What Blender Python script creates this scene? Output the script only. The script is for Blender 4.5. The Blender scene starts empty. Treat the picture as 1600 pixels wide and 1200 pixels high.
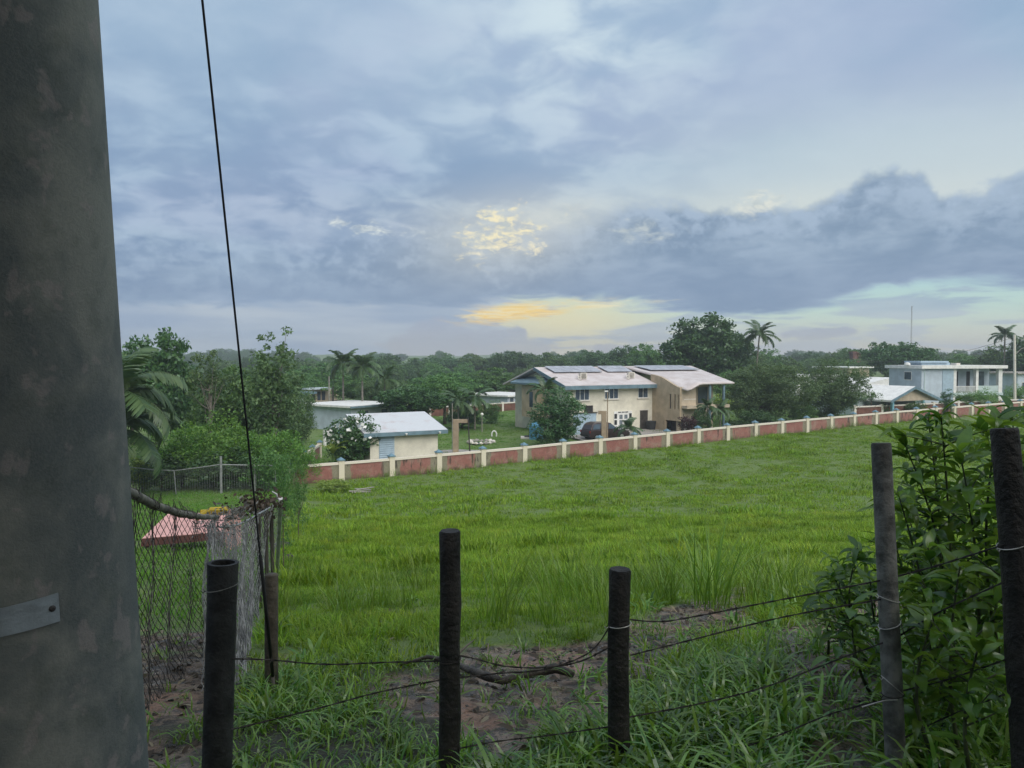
import bpy, bmesh, math, random
import numpy as np
from mathutils import Vector, Matrix, Euler

SC = bpy.context.scene
COL = SC.collection
R = math.radians
PI = math.pi

# ------------------------------------------------------------------ camera
CAMZ = 7.8
FPX = 1180.0                       # focal length in pixels of a 1600 px wide frame
PITCH = math.atan((600 - 560) / FPX)
cam_d = bpy.data.cameras.new('camera')
cam = bpy.data.objects.new('camera', cam_d)
COL.objects.link(cam)
cam.location = (0, 0, CAMZ)
cam.rotation_euler = (PI / 2 - PITCH, 0, 0)
cam_d.sensor_width = 36
cam_d.lens = FPX / 1600 * 36
cam_d.clip_start = 0.05
cam_d.clip_end = 6000
SC.camera = cam

# ------------------------------------------------------------------ exposure
SC.view_settings.view_transform = 'Standard'
SC.view_settings.look = 'None'
EXPO = 1.15
SC.view_settings.exposure = EXPO
SC.view_settings.gamma = 1.0
SC.view_settings.use_curve_mapping = False
SC.render.engine = 'CYCLES'
SC.cycles.max_bounces = 6
SC.cycles.diffuse_bounces = 3
SC.cycles.glossy_bounces = 2
SC.cycles.transmission_bounces = 3
SC.cycles.transparent_max_bounces = 8
SC.cycles.volume_bounces = 0
SC.cycles.use_adaptive_sampling = True
SC.cycles.adaptive_threshold = 0.02
SC.cycles.use_denoising = True

def lin(c):
    c = c / 255.0
    return c / 12.92 if c <= 0.04045 else ((c + 0.055) / 1.055) ** 2.4

def srgb(r, g, b, a=1.0):
    return (lin(r), lin(g), lin(b), a)

# ------------------------------------------------------------------ node helper
class NG:
    def __init__(self, tree):
        self.t = tree
        self.n = tree.nodes
        self.l = tree.links
    def put(self, sock, v):
        if isinstance(v, bpy.types.NodeSocket):
            self.l.new(v, sock)
        elif v is not None:
            if sock.type == 'RGBA' and len(v) == 3:
                v = (*v, 1)
            sock.default_value = v
    def m(self, op, a, b=None, c=None, clamp=False):
        n = self.n.new('ShaderNodeMath'); n.operation = op; n.use_clamp = clamp
        self.put(n.inputs[0], a); self.put(n.inputs[1], b)
        if c is not None: self.put(n.inputs[2], c)
        return n.outputs[0]
    def add(self, a, b): return self.m('ADD', a, b)
    def sub(self, a, b): return self.m('SUBTRACT', a, b)
    def mul(self, a, b): return self.m('MULTIPLY', a, b)
    def vm(self, op, a, b=None):
        n = self.n.new('ShaderNodeVectorMath'); n.operation = op
        self.put(n.inputs[0], a); self.put(n.inputs[1], b)
        return n.outputs['Value'] if op in ('LENGTH', 'DOT_PRODUCT') else n.outputs[0]
    def sm(self, x, e0, e1, o0=0.0, o1=1.0):
        n = self.n.new('ShaderNodeMapRange'); n.interpolation_type = 'SMOOTHSTEP'
        self.put(n.inputs['Value'], x)
        self.put(n.inputs['From Min'], e0); self.put(n.inputs['From Max'], e1)
        self.put(n.inputs['To Min'], o0); self.put(n.inputs['To Max'], o1)
        return n.outputs['Result']
    def noise(self, vec, scale, detail=4, rough=0.5, dist=0.0, color=False):
        n = self.n.new('ShaderNodeTexNoise')
        if vec is not None: self.put(n.inputs['Vector'], vec)
        n.inputs['Scale'].default_value = scale
        n.inputs['Detail'].default_value = detail
        n.inputs['Roughness'].default_value = rough
        n.inputs['Distortion'].default_value = dist
        return n.outputs['Color' if color else 'Fac']
    def mix(self, f, a, b, blend='MIX'):
        n = self.n.new('ShaderNodeMix'); n.data_type = 'RGBA'; n.blend_type = blend
        self.put(n.inputs[0], f); self.put(n.inputs[6], a); self.put(n.inputs[7], b)
        return n.outputs[2]
    def ramp(self, f, stops, interp='LINEAR'):
        n = self.n.new('ShaderNodeValToRGB'); r = n.color_ramp; r.interpolation = interp
        while len(r.elements) < len(stops): r.elements.new(0.5)
        for e, (p, c) in zip(r.elements, stops):
            e.position = p
            e.color = (c, c, c, 1) if isinstance(c, (int, float)) else (*c[:3], 1)
        self.put(n.inputs[0], f)
        return n.outputs[0]
    def xyz(self, v):
        n = self.n.new('ShaderNodeSeparateXYZ'); self.put(n.inputs[0], v)
        return n.outputs
    def vec(self, x, y, z):
        n = self.n.new('ShaderNodeCombineXYZ')
        for s, v in zip(n.inputs, (x, y, z)): self.put(s, v)
        return n.outputs[0]

def az_of(px): return math.atan((px - 800) / FPX)
def el_of(px, py): return math.atan((560 - py) / FPX * math.cos(az_of(px)))

# ------------------------------------------------------------------ sky
SUN_EL, SUN_AZ = R(45), R(152)     # lamp set high behind the camera, added to light the house fronts
world = bpy.data.worlds.new('World')
SC.world = world
world.use_nodes = True
wt = world.node_tree
wt.nodes.clear()
g = NG(wt)
tc = g.n.new('ShaderNodeTexCoord')
D = g.vm('NORMALIZE', tc.outputs['Generated'])
dx, dy, dz = g.xyz(D)
az = g.m('ARCTAN2', dx, dy)
el = g.m('ARCSINE', dz)
sky = g.n.new('ShaderNodeTexSky')
sky.sky_type = 'NISHITA'
sky.sun_disc = False
sky.sun_elevation = SUN_EL
sky.sun_rotation = SUN_AZ
sky.air_density = 1.0; sky.dust_density = 2.0
SKY_STRENGTH = 0.1
# streaky vector (clouds seen nearly edge on) and deck vector (cloud plane overhead)
Dst = g.vm('MULTIPLY', D, (1.0, 1.0, 5.0))
invz = g.m('DIVIDE', 1.0, g.add(g.m('ABSOLUTE', dz), 0.22))
deckv = g.vec(g.mul(dx, invz), g.mul(dy, invz), 0.0)

# clear sky low over the horizon, warm under the cloud gap, paler cyan to the right
warm = g.ramp(g.m('MULTIPLY', el, 1 / 0.2, clamp=True),
              [(0.0, srgb(220, 210, 192)), (0.14, srgb(214, 218, 202)), (0.30, srgb(196, 222, 212)), (0.55, srgb(170, 212, 222)), (1.0, srgb(180, 206, 224))])
cool = g.ramp(g.m('MULTIPLY', el, 1 / 0.2, clamp=True),
              [(0.0, srgb(172, 186, 202)), (0.4, srgb(174, 190, 210)), (1.0, srgb(158, 180, 208))])
side = g.sm(az, -0.18, 0.10)
back = g.sm(g.m('ABSOLUTE', az), 1.0, 2.2, 1.0, 0.0)
clear = g.mix(g.mul(side, back), cool, warm)
clear = g.mix(0.04, clear, g.vm('MULTIPLY', sky.outputs[0], (SKY_STRENGTH,) * 3))

def gauss(px, py, wx, wy, tilt=0.0):
    a0, e0 = az_of(px), el_of(px, py)
    u = g.sub(az, a0); v = g.sub(el, e0)
    if tilt: v = g.sub(v, g.mul(u, tilt))
    q = g.add(g.m('POWER', g.m('DIVIDE', u, wx), 2.0), g.m('POWER', g.m('DIVIDE', v, wy), 2.0))
    return g.m('EXPONENT', g.mul(q, -1.0))
front = g.m('GREATER_THAN', dy, 0.0)

# warm glow of the low light behind the clouds
glow = g.mul(gauss(880, 500, 0.12, 0.035), front)
clear = g.mix(g.mul(glow, 0.65), clear, srgb(246, 229, 172))

# low scud near the horizon
n1 = g.noise(g.vm('MULTIPLY', D, (1.0, 1.0, 6.5)), 7.0, 6, 0.55, 0.4)
scud = g.sm(g.add(n1, g.add(g.sm(az, -0.10, 0.03, 0.30, 0.0), g.mul(g.sm(el, 0.0, 0.05, 0.06, 0.0), 1.0))), 0.50, 0.60)
n1b = g.noise(g.vm('MULTIPLY', D, (1.0, 1.0, 9.0)), 4.0, 4, 0.5)
scud_c = g.mix(g.sm(n1b, 0.35, 0.65), srgb(154, 173, 198), srgb(186, 198, 210))
scud_c = g.mix(g.mul(g.mul(g.sm(az, -0.30, 0.0), g.sm(el, 0.07, 0.0)), 0.40), scud_c, srgb(196, 196, 196))
low = g.mix(g.mul(scud, g.sm(az, -0.05, 0.15, 0.92, 0.75)), clear, scud_c)
# piled cloud standing on the horizon under the yellow gap
pile_n = g.noise(g.vm('MULTIPLY', D, (1.0, 1.0, 1.6)), 26.0, 4, 0.55)
pile = g.sm(g.add(g.add(g.m('MAXIMUM', gauss(690, 560, 0.10, 0.062), gauss(765, 560, 0.09, 0.050)), g.m('MAXIMUM', g.mul(gauss(1265, 523, 0.075, 0.011, 0.05), 0.8), g.mul(gauss(1010, 545, 0.10, 0.012), 0.75))), g.mul(g.sub(pile_n, 0.5), 0.9)), 0.46, 0.62)
low = g.mix(g.mul(g.mul(pile, front), g.sm(pile_n, 0.3, 0.7, 0.62, 0.92)), low, g.mix(g.sm(el, 0.0, 0.06), srgb(186, 186, 188), srgb(163, 176, 197)))

# yellow lit streak
sn = g.noise(g.vm('MULTIPLY', D, (1.0, 1.0, 7.0)), 15.0, 7, 0.62, 0.9)
streak = g.sm(g.add(g.mul(g.m('MAXIMUM', gauss(805, 489, 0.088, 0.0135, 0.10), g.mul(gauss(950, 474, 0.10, 0.009, 0.05), 0.55)), front), g.mul(g.sub(sn, 0.5), 1.7)), 0.28, 0.95)
streak = g.mul(streak, g.sm(g.m('MAXIMUM', gauss(805, 489, 0.088, 0.0135, 0.10), g.mul(gauss(950, 474, 0.10, 0.009, 0.05), 0.55)), 0.05, 0.3))
sn2 = g.noise(g.vm('MULTIPLY', D, (1.0, 1.0, 11.0)), 26.0, 5, 0.6, 0.6)
sc2 = g.mix(g.m('ADD', g.mul(g.sm(sn2, 0.40, 0.60), 0.8), g.sm(az, 0.06, 0.16), clamp=True), srgb(255, 212, 104), srgb(248, 236, 192))
streak = g.mul(streak, g.sm(sn2, 0.30, 0.50, 0.45, 1.0))

# upper deck
n2 = g.noise(deckv, 1.1, 7, 0.52, 0.5)
n2b = g.noise(deckv, 2.6, 5, 0.5, 0.3)
n2c = g.noise(g.vm('ADD', deckv, (2.1, 7.7, 0.0)), 7.5, 5, 0.52, 0.5)
deckf = g.sm(g.add(g.mul(n2, 0.52), g.add(g.mul(n2b, 0.30), g.mul(n2c, 0.18))), 0.33, 0.67)
deck = g.mix(deckf, srgb(147, 175, 203), srgb(184, 204, 223))
n3 = g.noise(g.vm('ADD', deckv, (5.3, 1.7, 0.0)), 1.6, 5, 0.5)
deck = g.mix(g.mul(g.sm(n3, 0.42, 0.66), 0.45), deck, srgb(172, 183, 213))
# paler overhead where the sheet is thin
thin = g.mul(gauss(905, 20, 0.16, 0.16), front)
deck = g.mix(g.mul(thin, g.sm(g.add(g.mul(n2b, 0.6), g.mul(n2c, 0.4)), 0.40, 0.60)), deck, srgb(208, 225, 234))
deck = g.mix(g.mul(g.sm(el, 0.45, 0.9), 0.75), deck, srgb(196, 210, 226))
# paler band above the bank on the right
rim = g.mul(g.mul(gauss(1480, 250, 0.42, 0.075), front), g.sm(az, 0.0, 0.25))
deck = g.mix(g.mul(rim, 0.85), deck, srgb(197, 212, 218))
rim2 = g.mul(gauss(1180, 330, 0.42, 0.03), front)
deck = g.mix(g.mul(rim2, 0.8), deck, srgb(214, 222, 218))
# slate haze low on the left part of the deck
slate = g.mul(g.sm(el, 0.44, 0.10), g.sm(az, 0.34, -0.12))
deck = g.mix(g.mul(slate, g.add(0.12, g.mul(g.sm(g.add(g.mul(n2b, 0.6), g.mul(n2c, 0.4)), 0.58, 0.42), 0.78))), deck, srgb(124, 150, 184))

# the long dark bank
azn = g.m('MULTIPLY_ADD', az, 0.5 / 0.8, 0.5, clamp=True)       # -0.8..0.8 rad -> 0..1
def azp(px): return az_of(px) / 1.6 + 0.5
tops = [(150, 375), (620, 385), (700, 340), (760, 400), (900, 356), (980, 326), (1100, 328), (1190, 326), (1270, 322), (1318, 306), (1340, 284), (1390, 268), (1440, 282), (1462, 312), (1530, 304), (1560, 286), (1600, 268)]
bots = [(150, 470), (420, 478), (560, 472), (700, 480), (800, 462), (960, 466), (1080, 482), (1200, 492), (1290, 478), (1370, 452), (1480, 432), (1600, 446)]
top_e = g.mul(g.ramp(azn, [(azp(x), el_of(x, y) / 0.3) for x, y in tops]), 0.3)
bot_e = g.mul(g.ramp(azn, [(azp(x), el_of(x, y) / 0.3) for x, y in bots]), 0.3)
lump = g.noise(g.vm('MULTIPLY', D, (1.0, 1.0, 1.5)), 11.0, 7, 0.6)
lump2 = g.noise(g.vm('MULTIPLY', D, (1.0, 1.0, 1.3)), 42.0, 4, 0.6)
wisp = g.noise(g.vm('MULTIPLY', D, (1.0, 1.0, 4.0)), 10.0, 6, 0.6, 0.5)
topd = g.sub(g.add(g.sub(top_e, el), g.mul(g.sub(lump, 0.5), 0.05)), g.mul(g.sub(lump2, 0.5), -0.032))
soft = g.sm(az, -0.10, 0.22, 0.055, 0.009)
topm = g.m('SMOOTH_MIN', g.sm(g.m('DIVIDE', topd, soft), -1.0, 1.0), 1.0, 0.0)
botd = g.add(g.sub(el, bot_e), g.mul(g.sub(wisp, 0.5), 0.05))
botm = g.sm(botd, -0.008, 0.010)
bank = g.mul(topm, botm)
bn = g.noise(g.vm('MULTIPLY', D, (1.0, 1.0, 2.2)), 6.0, 7, 0.55, 0.3)
bn2 = g.noise(g.vm('MULTIPLY', D, (1.0, 1.0, 3.4)), 19.0, 7, 0.62, 0.5)
bank_c = g.mix(g.sm(g.add(g.mul(bn, 0.6), g.mul(bn2, 0.4)), 0.38, 0.62), srgb(127, 151, 177), srgb(161, 181, 202))
bank_c = g.mix(g.mul(g.sm(el, 0.15, 0.08), 0.6), bank_c, srgb(128, 150, 180))
bank_c = g.mix(g.mul(g.sm(lump2, 0.42, 0.62), g.sm(topd, 0.09, 0.0)), bank_c, srgb(166, 186, 208))

upper = g.sm(botd, -0.008, 0.010)
out = g.mix(upper, low, deck)
out = g.mix(g.mul(bank, g.sm(az, -0.6, -0.1, 0.75, 0.97)), out, bank_c)
out = g.mix(g.mul(streak, front), out, sc2)
# bright breaks
def hole(px, py, wx, wy, tilt, amp, col, k):
    global out
    kv = g.vm('MULTIPLY', D, (1, 1, 1.9))
    nz = g.noise(kv, k, 9, 0.66, 1.3); nf = g.noise(kv, k * 3.1, 5, 0.6, 0.6)
    ga = g.mul(gauss(px, py, wx, wy, tilt), front)
    h = g.sm(g.add(g.mul(ga, 1.05), g.add(g.mul(g.sub(nz, 0.5), 2.6), g.mul(g.sub(nf, 0.5), 1.2))), 0.55, 1.25)
    h = g.mul(h, g.sm(ga, 0.06, 0.30))
    col2 = g.mix(g.sm(nf, 0.36, 0.60), srgb(190, 200, 200), col)
    out = g.mix(g.mul(h, amp), out, col2)
halo = g.mul(gauss(790, 368, 0.12, 0.055, 0.1), front)
out = g.mix(g.mul(halo, 0.42), out, srgb(224, 220, 204))
hole(775, 362, 0.080, 0.040, 0.10, 0.97, srgb(252, 240, 200), 21.0)
hole(786, 390, 0.060, 0.014, 0.05, 0.97, srgb(255, 243, 208), 20.0)
hole(570, 357, 0.055, 0.014, -0.14, 0.85, srgb(228, 234, 230), 20.0)
hole(655, 364, 0.040, 0.015, 0.0, 0.65, srgb(214, 222, 226), 22.0)
hole(1005, 360, 0.060, 0.018, 0.0, 0.65, srgb(208, 216, 214), 20.0)
hole(870, 340, 0.060, 0.020, 0.2, 0.40, srgb(214, 218, 214), 20.0)
hole(1175, 322, 0.055, 0.022, 0.2, 0.85, srgb(226, 228, 218), 19.0)
# the side of the sky away from the light is duller
awayf = g.sm(dy, 0.25, -0.55, 1.0, 0.62)
out = g.vm('MULTIPLY', out, g.vec(awayf, awayf, awayf))
out = g.mix(g.m('LESS_THAN', dz, -0.03), out, srgb(70, 80, 60))
bgn = g.n.new('ShaderNodeBackground')
wo = g.n.new('ShaderNodeOutputWorld')
g.l.new(g.vm("MULTIPLY", out, (1.02 * 2 ** -EXPO / SKY_STRENGTH,) * 3), bgn.inputs['Color'])
bgn.inputs['Strength'].default_value = SKY_STRENGTH
g.l.new(bgn.outputs[0], wo.inputs[0])
world.cycles.sampling_method = 'MANUAL'
world.cycles.sample_map_resolution = 1024

# ------------------------------------------------------------------ soft sun lamp, added behind the camera for the house fronts
sun_d = bpy.data.lights.new('sun', 'SUN')
sun_d.energy = 1.5
sun_d.angle = R(60)
sun_d.color = (1.0, 0.96, 0.88)
sun = bpy.data.objects.new('sun', sun_d)
COL.objects.link(sun)
sdir = Vector((math.sin(SUN_AZ) * math.cos(SUN_EL), math.cos(SUN_AZ) * math.cos(SUN_EL), math.sin(SUN_EL)))
sun.rotation_euler = (-sdir).to_track_quat('-Z', 'Y').to_euler()
# ------------------------------------------------------------------ mesh helpers
RNG = np.random.default_rng(7)

class MB:
    """collects shapes for ONE mesh"""
    def __init__(self):
        self.v = []; self.f = []; self.mi = []; self.cur = 0
    def addv(self, pts):
        i = len(self.v); self.v.extend([tuple(p) for p in pts]); return i
    def face(self, idx):
        self.f.append(tuple(idx)); self.mi.append(self.cur)
    def poly(self, pts):
        i = self.addv(pts); self.face(range(i, i + len(pts)))
    def box(self, x0, x1, y0, y1, z0, z1):
        i = self.addv([(x0, y0, z0), (x1, y0, z0), (x1, y1, z0), (x0, y1, z0), (x0, y0, z1), (x1, y0, z1), (x1, y1, z1), (x0, y1, z1)])
        for q in ((0, 3, 2, 1), (4, 5, 6, 7), (0, 1, 5, 4), (1, 2, 6, 5), (2, 3, 7, 6), (3, 0, 4, 7)):
            self.face([i + k for k in q])
        return self
    def hexa(self, p):
        """8 corners: bottom 4 counter-clockwise, top 4"""
        i = self.addv(p)
        for q in ((0, 3, 2, 1), (4, 5, 6, 7), (0, 1, 5, 4), (1, 2, 6, 5), (2, 3, 7, 6), (3, 0, 4, 7)):
            self.face([i + k for k in q])
        return self
    def prism(self, poly, d):
        """extrude polygon (3-D points) by vector d"""
        n = len(poly); d = Vector(d)
        a = self.addv(poly); b = self.addv([Vector(p) + d for p in poly])
        self.face([a + k for k in range(n)][::-1]); self.face([b + k for k in range(n)])
        for k in range(n):
            self.face((a + k, a + (k + 1) % n, b + (k + 1) % n, b + k))
        return self
    def tube(self, pts, rad, n=8, cap=True, jit=0.0, rnd=None):
        """tube along points, rad a number or one per point"""
        pts = [Vector(p) for p in pts]
        if isinstance(rad, (int, float)): rad = [rad] * len(pts)
        rings = []
        t0 = (pts[1] - pts[0]).normalized()
        ref = Vector((0, 0, 1)) if abs(t0.z) < 0.9 else Vector((1, 0, 0))
        u = t0.cross(ref).normalized()
        for k, p in enumerate(pts):
            t = (pts[min(k + 1, len(pts) - 1)] - pts[max(k - 1, 0)])
            t = t.normalized() if t.length > 1e-9 else t0
            u = (u - t * u.dot(t)).normalized()
            w = t.cross(u)
            ring = []
            for j in range(n):
                a = 2 * PI * j / n
                rr = rad[k] * (1 + (rnd.uniform(-jit, jit) if jit else 0))
                ring.append(p + (u * math.cos(a) + w * math.sin(a)) * rr)
            rings.append(self.addv(ring))
        for k in range(len(pts) - 1):
            for j in range(n):
                a, b = rings[k], rings[k + 1]
                self.face((a + j, a + (j + 1) % n, b + (j + 1) % n, b + j))
        if cap:
            self.face([rings[0] + j for j in range(n)][::-1]); self.face([rings[-1] + j for j in range(n)])
        return self
    def cyl(self, p0, p1, r0, r1=None, n=12, cap=True):
        return self.tube([p0, p1], [r0, r0 if r1 is None else r1], n, cap)
    def lathe(self, prof, n=16, c=(0, 0, 0), cap=True):
        rings = []
        for r, z in prof:
            rings.append(self.addv([(c[0] + r * math.cos(2 * PI * j / n), c[1] + r * math.sin(2 * PI * j / n), c[2] + z) for j in range(n)]))
        for a, b in zip(rings, rings[1:]):
            for j in range(n): self.face((a + j, a + (j + 1) % n, b + (j + 1) % n, b + j))
        if cap:
            self.face([rings[0] + j for j in range(n)][::-1]); self.face([rings[-1] + j for j in range(n)])
        return self
    def mesh(self, name, mats, smooth=False):
        me = bpy.data.meshes.new(name)
        me.from_pydata(self.v, [], self.f)
        if not isinstance(mats, (list, tuple)): mats = [mats]
        for m in mats: me.materials.append(m)
        if len(mats) > 1: me.polygons.foreach_set('material_index', self.mi)
        if smooth: me.polygons.foreach_set('use_smooth', [True] * len(self.f))
        me.update()
        return me
    def build(self, name, mats, parent=None, smooth=False, loc=None):
        return link(name, self.mesh(name, mats, smooth), parent, loc)

def link(name, data, parent=None, loc=None, rot=None, scale=None):
    o = bpy.data.objects.new(name, data)
    COL.objects.link(o)
    if parent is not None: o.parent = parent
    if loc is not None: o.location = loc
    if rot is not None: o.rotation_euler = rot
    if scale is not None: o.scale = scale if isinstance(scale, (tuple, list)) else (scale,) * 3
    return o

def np_mesh(name, verts, faces, mats, smooth=False, k=4):
    """verts (n,3), faces (m,k) arrays -> mesh, fast"""
    me = bpy.data.meshes.new(name)
    verts = np.asarray(verts, np.float32); faces = np.asarray(faces, np.int32)
    me.vertices.add(len(verts)); me.vertices.foreach_set('co', verts.ravel())
    me.loops.add(faces.size); me.loops.foreach_set('vertex_index', faces.ravel())
    me.polygons.add(len(faces))
    me.polygons.foreach_set('loop_start', np.arange(0, faces.size, k, dtype=np.int32))
    for m in (mats if isinstance(mats, (list, tuple)) else [mats]): me.materials.append(m)
    if smooth: me.polygons.foreach_set('use_smooth', np.ones(len(faces), bool))
    me.update(calc_edges=True)
    return me

def vattr(me, name, arr):
    a = me.attributes.new(name, 'FLOAT', 'POINT')
    a.data.foreach_set('value', np.asarray(arr, np.float32))

def tag(o, label=None, cat=None, group=None, kind=None):
    if label: o['label'] = label
    if cat: o['category'] = cat
    if group: o['group'] = group
    if kind: o['kind'] = kind
    return o

def thing(name, label, cat, loc=(0, 0, 0), rz=0.0, group=None):
    o = bpy.data.objects.new(name, None)
    COL.objects.link(o)
    o.empty_display_size = 0.2
    o.location = loc; o.rotation_euler = (0, 0, rz)
    return tag(o, label, cat, group)

# ------------------------------------------------------------------ materials
def mat(name, col, rough=0.7, var=0.15, scale=4.0, bump=0.0, bscale=30.0, spec=0.35, metal=0.0, col2=None, thr=(0.35, 0.65), coords='Object', detail=5):
    m = bpy.data.materials.new(name); m.use_nodes = True
    t = m.node_tree; gg = NG(t)
    b = t.nodes['Principled BSDF']
    tcn = gg.n.new('ShaderNodeTexCoord')
    v = tcn.outputs[coords]
    n = gg.noise(v, scale, detail, 0.6)
    c2 = col2 if col2 is not None else tuple(max(0, c * (1 - 2 * var)) for c in col[:3])
    c1 = col if col2 is not None else tuple(c * (1 + var) for c in col[:3])
    gg.l.new(gg.mix(gg.sm(n, *thr), c1, c2), b.inputs['Base Color'])
    b.inputs['Roughness'].default_value = rough
    b.inputs['Specular IOR Level'].default_value = spec
    b.inputs['Metallic'].default_value = metal
    if bump:
        bn = gg.n.new('ShaderNodeBump'); bn.inputs['Strength'].default_value = bump; bn.inputs['Distance'].default_value = 0.02
        gg.l.new(gg.noise(v, bscale, 4, 0.6), bn.inputs['Height'])
        gg.l.new(bn.outputs[0], b.inputs['Normal'])
    return m

def leaf_mat(name, col, col2, trans=0.35, rough=0.45, gloss=0.05, instance_var=0.25, nscale=0.5, patch=0.0):
    """two sided leaf: diffuse + translucent + a little wet gloss, colour varies leaf clump to leaf clump"""
    m = bpy.data.materials.new(name); m.use_nodes = True
    t = m.node_tree; t.nodes.clear(); gg = NG(t)
    oi = gg.n.new('ShaderNodeObjectInfo'); geo = gg.n.new('ShaderNodeNewGeometry')
    tcn = gg.n.new('ShaderNodeTexCoord')
    n = gg.noise(tcn.outputs['Object'], nscale, 3, 0.6)
    f = gg.add(gg.mul(geo.outputs['Random Per Island'], 0.55), gg.mul(n, 0.45))
    c = gg.mix(gg.sm(f, 0.15, 0.85), col, col2)
    if patch:      # drifts of paler growth, plus tussock shade painted in as darker patches
        pn = gg.noise(geo.outputs['Position'], 0.45, 5, 0.62, 0.4); pn2 = gg.noise(geo.outputs['Position'], 1.9, 3, 0.6)
        c = gg.mix(gg.mul(gg.sm(gg.add(gg.mul(pn, 0.65), gg.mul(pn2, 0.35)), 0.50, 0.36), patch), c, gg.vm('MULTIPLY', c, (0.50, 0.58, 0.62)))
        c = gg.mix(gg.mul(gg.sm(gg.noise(geo.outputs['Position'], 0.8, 4, 0.6), 0.54, 0.68), patch * 0.7), c, gg.vm('MULTIPLY', c, (1.35, 1.05, 0.9)))
    hs = gg.n.new('ShaderNodeHueSaturation')
    gg.l.new(c, hs.inputs['Color'])
    gg.l.new(gg.add(1 - instance_var / 2, gg.mul(oi.outputs['Random'], instance_var)), hs.inputs['Value'])
    gg.l.new(gg.add(0.5 - 0.012, gg.mul(oi.outputs['Random'], 0.024)), hs.inputs['Hue'])
    c = hs.outputs[0]
    d = gg.n.new('ShaderNodeBsdfDiffuse'); tr = gg.n.new('ShaderNodeBsdfTranslucent'); gl = gg.n.new('ShaderNodeBsdfGlossy')
    gg.l.new(c, d.inputs[0])
    gg.l.new(gg.mix(0.5, c, gg.vm('MULTIPLY', c, (1.25, 1.2, 0.5))), tr.inputs[0])
    gl.inputs['Roughness'].default_value = rough
    gl.inputs['Color'].default_value = (0.9, 0.95, 1, 1)
    mx = gg.n.new('ShaderNodeMixShader'); mx.inputs[0].default_value = trans
    gg.l.new(d.outputs[0], mx.inputs[1]); gg.l.new(tr.outputs[0], mx.inputs[2])
    o = gg.n.new('ShaderNodeOutputMaterial')
    if gloss:
        lw = gg.n.new('ShaderNodeLayerWeight'); lw.inputs[0].default_value = 0.35
        m2 = gg.n.new('ShaderNodeMixShader')
        gg.l.new(gg.add(gloss * 0.5, gg.mul(lw.outputs['Facing'], gloss * 1.5)), m2.inputs[0])
        gg.l.new(mx.outputs[0], m2.inputs[1]); gg.l.new(gl.outputs[0], m2.inputs[2])
        gg.l.new(m2.outputs[0], o.inputs[0])
    else:
        gg.l.new(mx.outputs[0], o.inputs[0])
    return m

# ------------------------------------------------------------------ terrain height
def vnoise(x, y, scale, seed=0, octaves=3):
    """value noise, vectorised"""
    x = np.asarray(x, float) / scale; y = np.asarray(y, float) / scale
    out = 0.0; amp = 1.0; tot = 0.0
    for o in range(octaves):
        xi = np.floor(x).astype(np.int64); yi = np.floor(y).astype(np.int64)
        fx = x - xi; fy = y - yi
        fx = fx * fx * (3 - 2 * fx); fy = fy * fy * (3 - 2 * fy)
        def h(a, b):
            n = (a * 374761393 + b * 668265263 + (seed + o * 17) * 1442695041) & 0x7fffffff
            n = (n ^ (n >> 13)) * 1274126177 & 0x7fffffff
            return ((n ^ (n >> 16)) & 0xffff) / 65535.0
        v = (h(xi, yi) * (1 - fx) + h(xi + 1, yi) * fx) * (1 - fy) + (h(xi, yi + 1) * (1 - fx) + h(xi + 1, yi + 1) * fx) * fy
        out = out + v * amp; tot += amp
        amp *= 0.5; x = x * 2.03 + 11.3; y = y * 2.03 + 5.7
    return out / tot - 0.5

_ty = np.array([-3000, -40, -4, 0, 2, 3, 4, 5, 7, 10, 13, 20, 30, 40, 46, 51, 60, 75, 100, 150, 300, 600, 1200, 3000.])
_td = np.array([1.2, 1.2, 1.45, 1.55, 1.65, 1.73, 1.87, 2.06, 2.5, 3.22, 3.85, 5.05, 6.45, 7.55, 8.0, 8.2, 8.05, 7.8, 7.7, 7.6, 7.4, 6.0, 2.0, -6.])
def drop_y(y):
    y = np.asarray(y, float)
    s = 0.0
    w = np.clip(np.abs(y) * 0.06, 0.25, 6)
    for k in (-1, -0.5, 0, 0.5, 1): s = s + np.interp(y + k * w, _ty, _td)
    return s / 5
def ss(x, a, b):
    t = np.clip((np.asarray(x, float) - a) / (b - a), 0, 1); return t * t * (3 - 2 * t)
MUD_PX = [(590, 1062), (640, 1042), (740, 1016), (850, 1020), (930, 1010), (985, 978), (1080, 948), (1170, 925), (1235, 893), (1330, 880), (1430, 885), (1440, 930), (1330, 962), (1230, 992), (1130, 1022), (1060, 1060), (1010, 1105), (960, 1150), (900, 1172), (800, 1178), (700, 1172), (620, 1150), (560, 1120), (540, 1090)]
def _flat(px, py):
    d = (px - 800) / FPX; v = (py - 560) / FPX
    ys = np.linspace(2, 14, 600); dr = drop_y(ys); i = int(np.argmax(dr / ys < v)); return (d * ys[i], ys[i])
MUD_W = None
def poly_inside(x, y, P):
    ins = np.zeros(x.shape, bool); dist = np.full(x.shape, 1e9)
    for (x0, y0), (x1, y1) in zip(P, P[1:] + P[:1]):
        c = (y0 > y) != (y1 > y)
        with np.errstate(divide='ignore', invalid='ignore'):
            xi = (x1 - x0) * (y - y0) / (y1 - y0 if y1 != y0 else 1e-9) + x0
        ins ^= c & (x < xi)
        L = (x1 - x0) ** 2 + (y1 - y0) ** 2
        t = np.clip(((x - x0) * (x1 - x0) + (y - y0) * (y1 - y0)) / L, 0, 1)
        dist = np.minimum(dist, np.hypot(x - x0 - t * (x1 - x0), y - y0 - t * (y1 - y0)))
    return np.where(ins, dist, -dist)
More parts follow.
